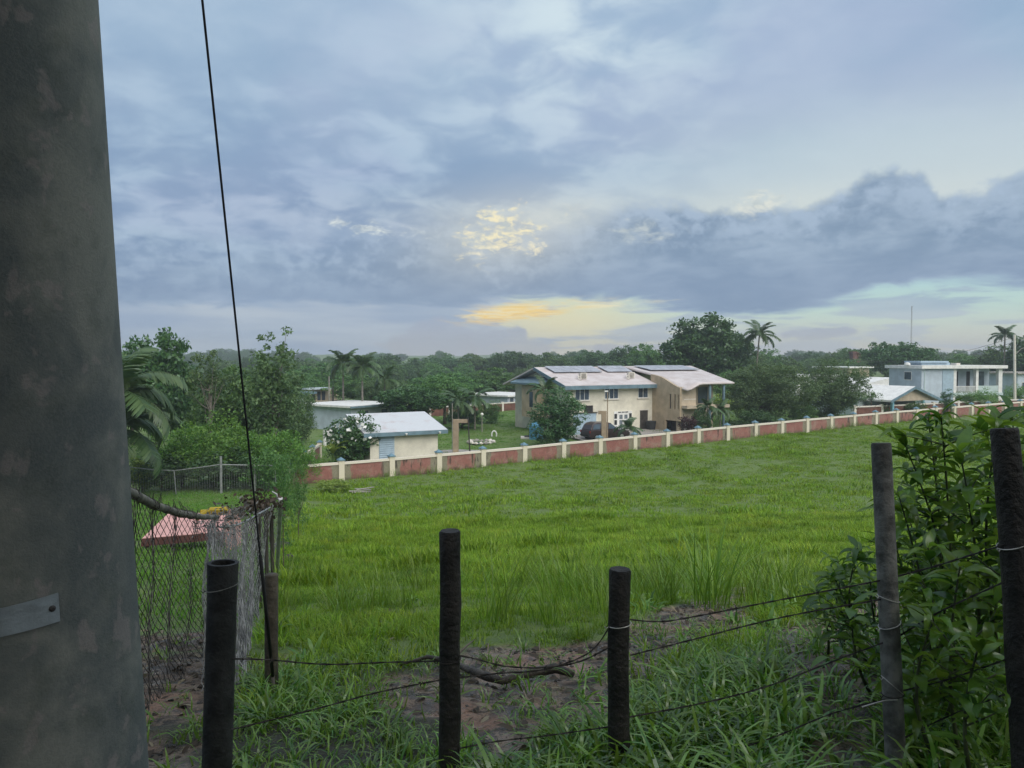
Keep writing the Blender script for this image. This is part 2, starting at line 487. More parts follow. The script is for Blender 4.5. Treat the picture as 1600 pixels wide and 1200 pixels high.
def mud_mask(x, y):
    """bare wet soil along the fence line and under the chain link"""
    global MUD_W
    if MUD_W is None: MUD_W = [_flat(*p) for p in MUD_PX]
    x = np.asarray(x, float); y = np.asarray(y, float)
    out = np.zeros(x.shape)
    near_ = (y > 2) & (y < 13) & (np.abs(x) < 9)
    xs, ys = x[near_], y[near_]
    sd = poly_inside(xs, ys, MUD_W)
    def el(cx, cy, rx, ry): return np.exp(-(((xs - cx) / rx) ** 2 + ((ys - cy) / ry) ** 2) * 0.9)
    under = np.maximum.reduce([el(-2.45, 4.9, 0.9, 1.3), el(-2.5, 3.4, 1.2, 1.3), el(-3.2, 6.7, 0.8, 0.9)])
    n = vnoise(xs, ys, 0.42, 3, 4) * 1.0 + vnoise(xs, ys, 0.12, 9, 2) * 0.3
    out[near_] = np.maximum(ss(sd / 0.30 * 0.5 + 0.42 + n * 1.1, 0.40, 0.66), ss(under + n, 0.42, 0.66))
    return out
def terrain(x, y):
    x = np.asarray(x, float); y = np.asarray(y, float)
    z = CAMZ - drop_y(y) + 0.018 * np.clip(x, -40, 60) * ss(y, 8, 60)
    z = z + 0.035 * np.clip(x, -6, 8) * ss(y, 0, 4) * (1 - ss(y, 10, 25))
    fld = ss(y, 3, 9) * (1 - ss(y, 70, 110))
    z = z + fld * (vnoise(x, y, 6.0, 1, 3) * 0.35 + vnoise(x, y, 1.7, 2, 3) * 0.16)
    z = z + ss(y, 100, 180) * vnoise(x, y, 60, 5, 3) * 4.0 + ss(y, 350, 900) * (vnoise(x, y, 260, 6, 3) * 26)
    return z
def tz(x, y): return float(terrain(x, y))

CP, SP = math.cos(PITCH), math.sin(PITCH)
def ray(px, py):
    u = (px - 800) / FPX; v = (600 - py) / FPX
    return Vector((u, CP + v * SP, -SP + v * CP))
def at(px, py, Y):
    """point seen at a pixel of the photograph at depth Y"""
    d = ray(px, py); k = Y / d.y
    return Vector((d.x * k, Y, CAMZ + d.z * k))
def G(px, py, y0=1.5, y1=1500):
    """where the line of sight through a pixel meets the ground"""
    d = ray(px, py)
    ys = np.geomspace(y0, y1, 4000)
    z = CAMZ + d.z / d.y * ys
    hit = np.nonzero(z < terrain(d.x / d.y * ys, ys))[0]
    Y = ys[hit[0]] if len(hit) else y1
    X = d.x / d.y * Y
    return Vector((X, Y, tz(X, Y)))
def gx(px, Y):
    """ground point at a depth, under an image column"""
    X = (px - 800) / FPX * Y
    return Vector((X, Y, tz(X, Y)))
# ------------------------------------------------------------------ ground
def ground_material():
    m = bpy.data.materials.new('ground'); m.use_nodes = True
    gg = NG(m.node_tree); b = m.node_tree.nodes['Principled BSDF']
    geo = gg.n.new('ShaderNodeNewGeometry'); P = geo.outputs['Position']
    am = gg.n.new('ShaderNodeAttribute'); am.attribute_name = 'mud'
    n1 = gg.noise(P, 0.35, 4, 0.6); n2 = gg.noise(P, 5.0, 5, 0.65); n3 = gg.noise(P, 38.0, 4, 0.6); n4 = gg.noise(P, 1.3, 4, 0.6)
    grass = gg.mix(gg.sm(n2, 0.3, 0.7), (0.058, 0.118, 0.013), (0.125, 0.19, 0.022))
    grass = gg.mix(gg.mul(gg.sm(n1, 0.4, 0.7), 0.5), grass, (0.115, 0.18, 0.024))
    mud = gg.mix(gg.sm(gg.add(gg.mul(n2, 0.6), gg.mul(n3, 0.4)), 0.44, 0.56), (0.022, 0.016, 0.012), (0.235, 0.165, 0.112))
    mud = gg.mix(gg.mul(gg.sm(n4, 0.52, 0.66), 0.65), mud, (0.38, 0.20, 0.125))
    mud = gg.mix(gg.mul(gg.sm(n3, 0.5, 0.66), 0.6), mud, (0.018, 0.015, 0.011))
    n5 = gg.noise(P, 85.0, 3, 0.7); mud = gg.mix(gg.mul(gg.sm(n5, 0.56, 0.66), 0.55), mud, (0.26, 0.21, 0.155))
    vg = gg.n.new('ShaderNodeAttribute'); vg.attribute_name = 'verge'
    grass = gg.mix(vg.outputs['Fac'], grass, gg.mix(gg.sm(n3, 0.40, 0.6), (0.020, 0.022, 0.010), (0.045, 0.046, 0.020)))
    gg.l.new(gg.mix(am.outputs['Fac'], grass, mud), b.inputs['Base Color'])
    wet = gg.sm(gg.noise(P, 3.2, 3, 0.5), 0.42, 0.62)
    gg.l.new(gg.add(0.92, gg.mul(gg.mul(am.outputs['Fac'], wet), -0.78)), b.inputs['Roughness'])
    b.inputs['Specular IOR Level'].default_value = 0.95
    bn = gg.n.new('ShaderNodeBump'); bn.inputs['Strength'].default_value = 1.0; bn.inputs['Distance'].default_value = 0.05
    gg.l.new(gg.add(n2, gg.add(gg.mul(n3, 0.6), gg.mul(n5, 0.25))), bn.inputs['Height']); gg.l.new(bn.outputs[0], b.inputs['Normal'])
    return m

def grid_axis(segs):
    out = [segs[0][0]]
    for a, b, st in segs:
        n = max(1, int(round((b - a) / st)))
        out.extend(list(np.linspace(a, b, n + 1)[1:]))
    return np.array(out)
gxs = grid_axis([(-3000, -600, 300), (-600, -120, 40), (-120, -40, 5), (-40, -6, 0.8), (-6, 6, 0.07), (6, 60, 0.8), (60, 140, 5), (140, 600, 40), (600, 3000, 300)])
gys = grid_axis([(-60, 0, 10), (0, 2.6, 0.5), (2.6, 9, 0.06), (9, 16, 0.2), (16, 90, 0.7), (90, 200, 5), (200, 800, 30), (800, 3000, 200)])
GX, GY = np.meshgrid(gxs, gys)
GZ = terrain(GX, GY)
MUD = mud_mask(GX, GY) * (GY < 12)
near = (np.abs(GX) < 6.5) & (GY > 2) & (GY < 9.5)
GZ = GZ + np.where(near, MUD * (vnoise(GX, GY, 0.28, 21, 4) * 0.11 - 0.02) + (1 - MUD) * vnoise(GX, GY, 0.5, 22, 2) * 0.05, 0)
nx, ny = len(gxs), len(gys)
ii = np.arange((nx - 1) * (ny - 1)); r_, c_ = ii // (nx - 1), ii % (nx - 1)
a_ = r_ * nx + c_
gme = np_mesh('ground', np.stack([GX.ravel(), GY.ravel(), GZ.ravel()], 1), np.stack([a_, a_ + 1, a_ + nx + 1, a_ + nx], 1), ground_material(), True)
vattr(gme, 'mud', MUD.ravel())
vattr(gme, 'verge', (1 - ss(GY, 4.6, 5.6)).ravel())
tag(link('ground', gme), kind='structure')

# ------------------------------------------------------------------ grass
def blade_clump(name, n, rad, h, hvar, w, bend, m, seed, segs=3, tilt=0.35):
    r = np.random.default_rng(seed)
    V = []; F = []
    for i in range(n):
        a = r.uniform(0, 2 * PI); d = rad * math.sqrt(r.uniform(0, 1))
        bx, by = d * math.cos(a), d * math.sin(a)
        dirn = r.uniform(0, 2 * PI) if r.random() < 0.45 else a + r.normal(0, 0.5)
        L = h * (1 + r.uniform(-hvar, hvar)); ww = w * r.uniform(0.7, 1.2)
        ti = r.uniform(0.05, tilt); be = bend * r.uniform(0.4, 1.3)
        ux, uy = math.cos(dirn), math.sin(dirn); sx, sy = -uy, ux
        tw = r.uniform(-0.6, 0.6)
        px, pz = 0.0, 0.0; ang = ti
        base = len(V)
        for s in range(segs + 1):
            t = s / segs
            wd = ww * (1 - t) ** 0.6 * (0.75 + 0.5 * min(t * 3, 1)) * 0.5
            if s == segs:
                V.append((bx + ux * px, by + uy * px, pz))
            else:
                cx, cy = sx * math.cos(tw) , sy * math.cos(tw)
                V.append((bx + ux * px - cx * wd, by + uy * px - cy * wd, pz)); V.append((bx + ux * px + cx * wd, by + uy * px + cy * wd, pz))
            st = L / segs
            px += math.sin(ang) * st; pz += math.cos(ang) * st
            ang += be / segs
        for s in range(segs - 1):
            b = base + 2 * s
            F.append((b, b + 1, b + 3)); F.append((b, b + 3, b + 2))
        b = base + 2 * (segs - 1)
        F.append((b, b + 1, b + 2))
    me = np_mesh(name, V, F, m, False, 3)
    return me

def protos(cname, meshes):
    c = bpy.data.collections.new(cname)
    for k, me in enumerate(meshes):
        o = bpy.data.objects.new(f'{cname}_{k}', me); c.objects.link(o)
    return c

def scatter(name, pts, scl, coll, nproto, kind='stuff', tilt=0.12, seed=0, label=None, cat=None, parent=None):
    """one object: instances of the clumps of coll on the given points"""
    r = np.random.default_rng(seed + 100)
    pts = np.asarray(pts, np.float32); n = len(pts)
    me = bpy.data.meshes.new(name)
    me.vertices.add(n); me.vertices.foreach_set('co', pts.ravel())
    vattr(me, 'sc', scl)
    at_ = me.attributes.new('ix', 'INT', 'POINT'); at_.data.foreach_set('value', r.integers(0, nproto, n).astype(np.int32))
    ar = me.attributes.new('rt', 'FLOAT_VECTOR', 'POINT')
    rot = np.stack([r.normal(0, tilt, n), r.normal(0, tilt, n), r.uniform(0, 2 * PI, n)], 1).astype(np.float32)
    ar.data.foreach_set('vector', rot.ravel())
    o = link(name, me, parent)
    ng = bpy.data.node_groups.new(name + '_nodes', 'GeometryNodeTree')
    ng.interface.new_socket('Geometry', in_out='INPUT', socket_type='NodeSocketGeometry')
    ng.interface.new_socket('Geometry', in_out='OUTPUT', socket_type='NodeSocketGeometry')
    N = ng.nodes; L = ng.links
    gi = N.new('NodeGroupInput'); go = N.new('NodeGroupOutput')
    ip = N.new('GeometryNodeInstanceOnPoints'); ci = N.new('GeometryNodeCollectionInfo')
    ci.inputs['Collection'].default_value = coll; ci.inputs['Separate Children'].default_value = True
    ci.inputs['Reset Children'].default_value = True
    def na(nm, ty):
        q = N.new('GeometryNodeInputNamedAttribute'); q.data_type = ty; q.inputs['Name'].default_value = nm
        return next(s for s in q.outputs if s.enabled and s.name == 'Attribute')
    L.new(gi.outputs[0], ip.inputs['Points']); L.new(ci.outputs[0], ip.inputs['Instance'])
    ip.inputs['Pick Instance'].default_value = True
    L.new(na('ix', 'INT'), ip.inputs['Instance Index'])
    e2r = N.new('FunctionNodeEulerToRotation')
    L.new(na('rt', 'FLOAT_VECTOR'), e2r.inputs[0]); L.new(e2r.outputs[0], ip.inputs['Rotation'])
    L.new(na('sc', 'FLOAT'), ip.inputs['Scale'])
    L.new(ip.outputs[0], go.inputs[0])
    md = o.modifiers.new('scatter', 'NODES'); md.node_group = ng
    tag(o, label, cat, None, kind)
    return o

GRASS = leaf_mat('field_grass', (0.100, 0.210, 0.014, 1), (0.262, 0.395, 0.030, 1), 0.38, 0.35, 0.022, 0.35, 0.5, 0.9)
GRASS_DRY = leaf_mat('rank_grass', (0.100, 0.205, 0.020, 1), (0.23, 0.35, 0.045, 1), 0.38, 0.35, 0.04, 0.35)
VERGE = leaf_mat('verge_grass', (0.066, 0.175, 0.018, 1), (0.30, 0.46, 0.085, 1), 0.45, 0.22, 0.06, 0.75)
LAWN = leaf_mat('lawn_grass', (0.070, 0.190, 0.020, 1), (0.150, 0.30, 0.034, 1), 0.35, 0.4, 0.03, 0.25)

near_c = protos('near_turf', [blade_clump('near_turf', 30, 0.12, 0.115, 0.6, 0.009, 1.7, GRASS, s, 3, 0.6) for s in range(4)])
mid_c = protos('mid_turf', [blade_clump('mid_turf', 34, 0.26, 0.17, 0.5, 0.017, 1.2, GRASS, 10 + s, 2, 0.7) for s in range(4)])
far_c = protos('far_turf', [blade_clump('far_turf', 42, 0.60, 0.19, 0.5, 0.042, 1.0, GRASS, 20 + s, 2, 0.7) for s in range(4)])
tall_c = protos('tall_turf', [blade_clump('tall_turf', 16, 0.14, 0.52, 0.4, 0.010, 0.9, GRASS_DRY, 30 + s, 4, 0.30) for s in range(4)])
verge_c = protos('verge_tuft', [blade_clump('verge_tuft', 11, 0.07, 0.23, 0.5, 0.0165, 2.4, VERGE, 40 + s, 5, 0.6) for s in range(5)])
lawn_c = protos('lawn_turf', [blade_clump('lawn_turf', 40, 0.55, 0.08, 0.4, 0.03, 1.0, LAWN, 50 + s, 2, 0.6) for s in range(3)])

# the boundary wall: from W0 going away to the right
W0 = G(533, 751); W1 = G(1400, 661)
WD = (W1 - W0); WD.z = 0; WLEN = WD.length; WD.normalize()
WN = Vector((WD.y, -WD.x, 0))                       # towards the field
def wall_side(x, y): return (x - W0.x) * WN.x + (y - W0.y) * WN.y      # > 0 : field
# the chain link fence line on the left of the field
CLA = G(352, 1085); CLB = G(428, 889); 
def fence_x(y): return CLA.x + (CLB.x - CLA.x) * (np.asarray(y, float) - CLA.y) / (CLB.y - CLA.y)
def left_edge(y):
    y = np.asarray(y, float)
    return np.where(y < CLB.y, fence_x(y), np.interp(y, [CLB.y, 30, 60], [CLB.x, -9.6, -14.5]))

def rand_pts(r, n, y0, y1, power=1.0, k=0.72, extra=1.0):
    u = r.uniform(0, 1, n) ** power
    y = np.sqrt(y0 * y0 + u * (y1 * y1 - y0 * y0))
    x = r.uniform(-1, 1, n) * (k * y + extra)
    return x, y
def field_pts(seed, n, y0, y1, lo=0.0):
    r = np.random.default_rng(seed)
    x, y = rand_pts(r, n, y0, y1)
    keep = (x > left_edge(y) + 0.15) & (wall_side(x, y) > 0.15) & (mud_mask(x, y) < r.uniform(0.0, 0.6, n))
    keep &= (x < 50)
    x, y = x[keep], y[keep]
    s = (0.75 + vnoise(x, y, 2.2, 31, 3) * 1.3 + 1.1 * ss(vnoise(x, y, 1.1, 37, 2), 0.22, 0.36) + r.uniform(-0.2, 0.25, len(x))).clip(0.5, 2.0)
    return x, y, s
def stack(x, y, dz=-0.01): return np.stack([x, y, terrain(x, y) + dz], 1)
x, y, s = field_pts(1, 8200, 3.9, 13.5)
scatter('pasture_grass', stack(x, y), s, near_c, 4, seed=1)
x, y, s = field_pts(2, 24000, 12.5, 30)
scatter('pasture_grass', stack(x, y), s, mid_c, 4, seed=2)
x, y, s = field_pts(3, 36000, 26, 100)
scatter('pasture_grass', stack(x, y), s * 0.8, far_c, 4, seed=3)
# rank taller grass a few metres beyond the fence, in loose drifts
r = np.random.default_rng(5)
x, y = rand_pts(r, 2600, 6.4, 13)
dens = np.exp(-((y - 9.0) / 1.7) ** 2) * ss(vnoise(x, y, 0.9, 41, 2), 0.10, 0.24) * 0.8 + np.exp(-(((x - 2.6) / 1.5) ** 2 + ((y - 9.3) / 1.0) ** 2)) * 0.7
keep = (x > left_edge(y) + 0.2) & (r.uniform(0, 1, len(x)) < dens) & (mud_mask(x, y) < 0.3) & (x < 5.5)
scatter('rank_grass', stack(x[keep], y[keep]), r.uniform(0.6, 1.25, keep.sum()), tall_c, 4, seed=4)
# broad bladed grass along the fence in the foreground
r = np.random.default_rng(6)
x = r.uniform(-2.0, 4.6, 9000); y = r.uniform(2.5, 6.4, 9000)
mk = mud_mask(x, y)
rightw = ss(4.0 + 1.05 * (x - 0.80) - y + vnoise(x, y, 0.6, 53, 2) * 0.5, -0.12, 0.28)
dens = np.where(y < 6.1, 0.95 * rightw, 0.0) + 0.60 * (1 - rightw) * (y < 4.9) * ss(vnoise(x, y, 0.45, 51, 2), -0.16, 0.14)
keep = (r.uniform(0, 1, len(x)) < dens * (1 - 0.97 * mk) + 0.03 * mk) & (x > fence_x(y) + 0.1)
scatter('verge_grass', stack(x[keep], y[keep]), r.uniform(0.5, 1.2, keep.sum()) * (0.7 + 0.3 * rightw[keep]), verge_c, 5, seed=5, tilt=0.25)
# broad leaved weeds dotted through the pasture
DOCK = leaf_mat('pasture_weed', (0.075, 0.19, 0.03, 1), (0.20, 0.33, 0.07, 1), 0.35, 0.35, 0.05, 0.4)
dock_c = protos('pasture_weed', [blade_clump('pasture_weed', 14, 0.08, 0.15, 0.5, 0.034, 1.7, DOCK, 110 + s, 3, 0.9) for s in range(4)])
x, y, s = field_pts(45, 2600, 4.5, 26)
keep = np.random.default_rng(46).uniform(0, 1, len(x)) < ss(vnoise(x, y, 2.4, 47, 3), -0.02, 0.2)
scatter('pasture_weeds', stack(x[keep], y[keep]), s[keep] * 1.1, dock_c, 4, seed=48, tilt=0.2)
STRAW_G = leaf_mat('dry_stalk', (0.20, 0.19, 0.08, 1), (0.36, 0.32, 0.15, 1), 0.3, 0.5, 0.02, 0.3)
straw_c = protos('dry_stalk', [blade_clump('dry_stalk', 5, 0.10, 0.30, 0.4, 0.006, 0.9, STRAW_G, 120 + s, 3, 0.5) for s in range(3)])
x, y, s = field_pts(55, 2200, 5.5, 40)
keep = np.random.default_rng(56).uniform(0, 1, len(x)) < ss(vnoise(x, y, 3.0, 57, 2), 0.0, 0.25) * 0.8
scatter('dry_stalks', stack(x[keep], y[keep]), s[keep], straw_c, 3, seed=58, tilt=0.2)
# low weeds and scattered blades creeping over the mud and between the tufts
WEED = leaf_mat('low_weed', (0.075, 0.170, 0.020, 1), (0.22, 0.34, 0.05, 1), 0.35, 0.3, 0.06, 0.5)
weed_c = protos('low_weed', [blade_clump('low_weed', 9, 0.06, 0.085, 0.6, 0.010, 1.8, WEED, 90 + s, 3, 1.0) for s in range(4)])
x = r.uniform(-3.2, 5.0, 9000); y = r.uniform(2.6, 7.2, 9000); mk = mud_mask(x, y)
keep = (r.uniform(0, 1, len(x)) < 0.15 * mk * ss(vnoise(x, y, 0.5, 95, 3), -0.05, 0.2) + 0.50 * (1 - mk) * (y < 5.4) + 0.02 * mk)
scatter('low_weeds', stack(x[keep], y[keep]), r.uniform(0.5, 1.3, keep.sum()), weed_c, 4, seed=91, tilt=0.3)
# mown lawn beyond the chain link on the left, and the yards behind the wall
r = np.random.default_rng(8)
x = r.uniform(-28, -2, 10000); y = r.uniform(8, 47, 10000)
keep = (x < left_edge(y) - 0.2) & (x > -0.66 * y - 2)
scatter('lawn_grass', stack(x[keep], y[keep]), r.uniform(0.7, 1.1, keep.sum()), lawn_c, 3, seed=6)
x = r.uniform(-20, 60, 16000); y = r.uniform(52, 120, 16000)
keep = (wall_side(x, y) < -0.5) & (np.abs(x) < 0.7 * y)
scatter('yard_grass', stack(x[keep], y[keep]), r.uniform(0.8, 1.3, keep.sum()), lawn_c, 3, seed=7)
# weeds along the foot of the boundary wall
r = np.random.default_rng(17)
t = r.uniform(-4, WLEN + 20, 520); o_ = r.uniform(0.1, 0.55, 520)
x = W0.x + WD.x * t + WN.x * o_; y = W0.y + WD.y * t + WN.y * o_
keep = r.uniform(0, 1, 520) < 0.15 + 0.85 * ss(vnoise(x, y, 3.0, 97, 2), -0.05, 0.2)
scatter('wall_weeds', stack(x[keep], y[keep]), r.uniform(0.5, 1.3, keep.sum()), tall_c, 4, seed=18)
print('W', W0, W1, 'CL', CLA, CLB)
# ------------------------------------------------------------------ building materials
M = {}
M['cream'] = mat('cream_render', (0.72, 0.68, 0.57), 0.85, 0.07, 0.8, 0.15, 20)
M['tan'] = mat('tan_render', (0.48, 0.385, 0.27), 0.85, 0.08, 1.2, 0.2, 14)
M['beige'] = mat('beige_render', (0.50, 0.42, 0.32), 0.85, 0.08, 1.0, 0.1, 20)
M['white'] = mat('white_paint', (0.74, 0.74, 0.72), 0.7, 0.06, 2.0)
M['off_white'] = mat('aged_white_paint', (0.66, 0.62, 0.56), 0.8, 0.10, 2.5, 0.1, 20, col2=(0.40, 0.36, 0.29), thr=(0.52, 0.80))
M['roof_white'] = mat('roof_coating', (0.60, 0.55, 0.55), 0.6, 0.07, 0.9, 0.05, 8, col2=(0.50, 0.44, 0.43))
M['shed_roof'] = mat('pale_roof_coating', (0.56, 0.58, 0.61), 0.55, 0.06, 0.9, 0.05, 8, col2=(0.50, 0.46, 0.47), thr=(0.5, 0.75))
M['fascia'] = mat('blue_grey_fascia', (0.145, 0.225, 0.275), 0.6, 0.10, 2.0)
M['pale_blue'] = mat('pale_blue_render', (0.46, 0.53, 0.60), 0.8, 0.06, 1.0)
M['aqua'] = mat('aqua_paint', (0.20, 0.42, 0.52), 0.6, 0.08, 2.0)
M['mint'] = mat('mint_render', (0.48, 0.58, 0.57), 0.8, 0.06, 1.0)
M['glass'] = mat('window_glass', (0.07, 0.10, 0.135), 0.18, 0.2, 1.0, spec=0.6)
M['louvre'] = mat('blue_louvre', (0.36, 0.47, 0.56), 0.5, 0.05, 3.0)
M['dark'] = mat('dark_opening', (0.035, 0.036, 0.038), 0.7, 0.2, 2.0)
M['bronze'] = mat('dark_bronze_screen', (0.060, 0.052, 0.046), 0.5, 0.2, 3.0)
M['solar'] = mat('solar_cell', (0.36, 0.375, 0.42), 0.4, 0.12, 1.5, spec=0.6)  # pale base colour stands in for sky reflected off the panels
M['alu'] = mat('aluminium', (0.50, 0.50, 0.51), 0.35, 0.08, 5.0, metal=0.8)
M['concrete'] = mat('weathered_concrete', (0.33, 0.31, 0.28), 0.9, 0.14, 3.0, 0.4, 25)
M['tan_conc'] = mat('tan_concrete', (0.36, 0.28, 0.20), 0.9, 0.10, 2.0, 0.3, 20)
M['galv'] = mat('galvanised_steel', (0.36, 0.37, 0.38), 0.5, 0.12, 6.0, metal=0.5)
M['paving'] = mat('driveway_concrete', (0.30, 0.28, 0.26), 0.9, 0.12, 1.0, 0.2, 10)
M['pillar'] = mat('cream_pillar_paint', (0.66, 0.60, 0.48), 0.85, 0.08, 3.0, 0.1, 20, col2=(0.30, 0.28, 0.20), thr=(0.60, 0.85))
M['coping'] = mat('coping_paint', (0.70, 0.64, 0.55), 0.85, 0.08, 2.0, 0.1, 20, col2=(0.38, 0.33, 0.26), thr=(0.58, 0.80))
M['cap'] = mat('blue_cap_paint', (0.155, 0.27, 0.35), 0.7, 0.12, 4.0)
M['brown_panel'] = mat('brown_panel', (0.16, 0.075, 0.055), 0.9, 0.15, 2.0, 0.2, 12)

def panel_material():
    """faded red paint between bare mildewed margins; blotches differ bay to bay"""
    m = bpy.data.materials.new('faded_red_panel'); m.use_nodes = True
    gg = NG(m.node_tree); b = m.node_tree.nodes['Principled BSDF']
    tcn = gg.n.new('ShaderNodeTexCoord'); oi = gg.n.new('ShaderNodeObjectInfo')
    P = tcn.outputs['Object']; gx_, gy_, gz_ = gg.xyz(tcn.outputs['Generated'])
    Q = gg.vm('ADD', P, gg.vec(gg.mul(oi.outputs['Random'], 91.0), 0.0, 0.0))
    n = gg.noise(Q, 1.4, 5, 0.6, 0.3); n2 = gg.noise(gg.vm('MULTIPLY', Q, (3.0, 3.0, 0.6)), 1.0, 4, 0.6); n3 = gg.noise(Q, 9.0, 4, 0.6)
    red = gg.mix(gg.add(gg.mul(gg.sm(n, 0.3, 0.7), 0.6), gg.mul(oi.outputs['Random'], 0.4)), (0.255, 0.095, 0.080), (0.33, 0.165, 0.135))
    red = gg.mix(gg.mul(gg.sm(n3, 0.42, 0.70), 0.6), red, (0.175, 0.088, 0.070))
    red = gg.mix(gg.mul(gg.sm(n, 0.52, 0.66), 0.55), red, (0.30, 0.215, 0.175))
    bare = gg.mix(gg.sm(n3, 0.35, 0.65), (0.20, 0.19, 0.13), (0.26, 0.23, 0.17))
    edge = gg.add(gg.m('ABSOLUTE', gg.sub(gx_, 0.5)), gg.mul(gg.sub(n, 0.5), 0.10))
    c = gg.mix(gg.sm(edge, 0.345, 0.375), red, bare)
    stain = gg.mul(gg.sm(n2, 0.56, 0.64), gg.sm(oi.outputs['Random'], 0.3, 0.6))
    c = gg.mix(gg.mul(stain, 0.85), c, (0.040, 0.036, 0.028))
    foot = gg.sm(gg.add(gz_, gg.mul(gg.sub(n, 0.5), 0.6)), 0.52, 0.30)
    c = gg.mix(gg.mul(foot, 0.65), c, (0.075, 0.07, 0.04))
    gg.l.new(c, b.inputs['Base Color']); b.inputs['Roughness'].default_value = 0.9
    return m
M['panel'] = panel_material()

# ------------------------------------------------------------------ boundary walls
def masonry_wall(name, label, P0, P1, n, h, pw, mats, cap=True, group=None, pillar_h=0.12, cat='wall'):
    P0 = Vector(P0); P1 = Vector(P1)
    d = P1 - P0; d.z = 0; L = d.length; ang = math.atan2(d.y, d.x)
    root = thing(name, label, cat, (P0.x, P0.y, P0.z), ang, group)
    st = L / n
    zs = [tz(P0.x + d.x * k / n, P0.y + d.y * k / n) - P0.z for k in range(n + 1)]
    # gentle steps only: smooth the foot line
    zs = [sum(zs[max(0, k - 2):k + 3]) / len(zs[max(0, k - 2):k + 3]) for k in range(n + 1)]
    t = 0.14
    pm = MB().box(-pw / 2, pw / 2, -pw / 2, pw / 2, -0.5, h + pillar_h).mesh('pillar', mats['pillar'])
    cm = None
    if cap:
        c = MB(); e = pw / 2 + 0.05
        c.box(-e, e, -e, e, h + pillar_h + 0.001, h + pillar_h + 0.07)
        z = h + pillar_h + 0.071
        i = c.addv([(-e + .02, -e + .02, z), (e - .02, -e + .02, z), (e - .02, e - .02, z), (-e + .02, e - .02, z), (0, 0, z + 0.16)])
        for q in ((0, 1, 4), (1, 2, 4), (2, 3, 4), (3, 0, 4)): c.face([i + k for k in q])
        cm = c.mesh('cap', mats['cap'])
    for k in range(n + 1):
        o = link('pillar', pm, root, (k * st, 0, zs[k]))
        if cap: link('cap', cm, o)
    for k in range(n):
        z0, z1 = zs[k], zs[k + 1]; dz = z1 - z0
        a, b = pw / 2 - 0.003, st - pw / 2 + 0.003
        def q(u, v, zz): return (u, v, zz + dz * u / st)
        mb = MB().hexa([q(a, -t / 2, -0.5), q(b, -t / 2, -0.5), q(b, t / 2, -0.5), q(a, t / 2, -0.5), q(a, -t / 2, h - 0.16), q(b, -t / 2, h - 0.16), q(b, t / 2, h - 0.16), q(a, t / 2, h - 0.16)])
        mb.build('panel', mats['panel'], root, loc=(k * st, 0, z0))
        w = 0.13
        mb = MB().hexa([q(a, -w, h - 0.158), q(b, -w, h - 0.158), q(b, w, h - 0.158), q(a, w, h - 0.158), q(a, -w, h), q(b, -w, h), q(b, w, h), q(a, w, h)])
        mb.build('coping', mats['coping'], root, loc=(k * st, 0, z0))
    return root

NB = 17
STEP = WLEN / NB
WEND = W0 + WD * (STEP * (NB + 9)); WSTART = W0 - WD * STEP
wm = dict(pillar=M['pillar'], cap=M['cap'], panel=M['panel'], coping=M['coping'])
WSTART.z = tz(WSTART.x, WSTART.y)
masonry_wall('boundary_wall', 'long low wall with cream pillars, blue caps and faded red panels beside the pasture', WSTART, WEND, NB + 10, 1.24, 0.38, wm)
# return wall going back from its left end
b0 = W0 - WD * STEP; b0 = b0 + Vector((-0.35, 0.7, 0)); b1 = b0 + Vector((-1.0, 13, 0)); b0.z = tz(b0.x, b0.y); b1.z = tz(b1.x, b1.y)
masonry_wall('return_wall', 'short stretch of red panelled wall running back behind the left end of the boundary wall', b0, b1, 4, 1.2, 0.34, wm)
wm2 = dict(pillar=M['off_white'], cap=M['cap'], panel=M['brown_panel'], coping=M['off_white'])
a0 = gx(640, 100); a1 = gx(860, 116)
masonry_wall('garden_wall', 'brown panelled garden wall across the far end of the big lawn', a0, a1, 8, 1.25, 0.3, wm2, cap=False)
a0 = gx(1336, 89); a1 = gx(1640, 101)
masonry_wall('street_wall', 'second wall with dark brown panels in front of the pale houses on the right', a0, a1, 8, 1.3, 0.32, wm2, cap=False)

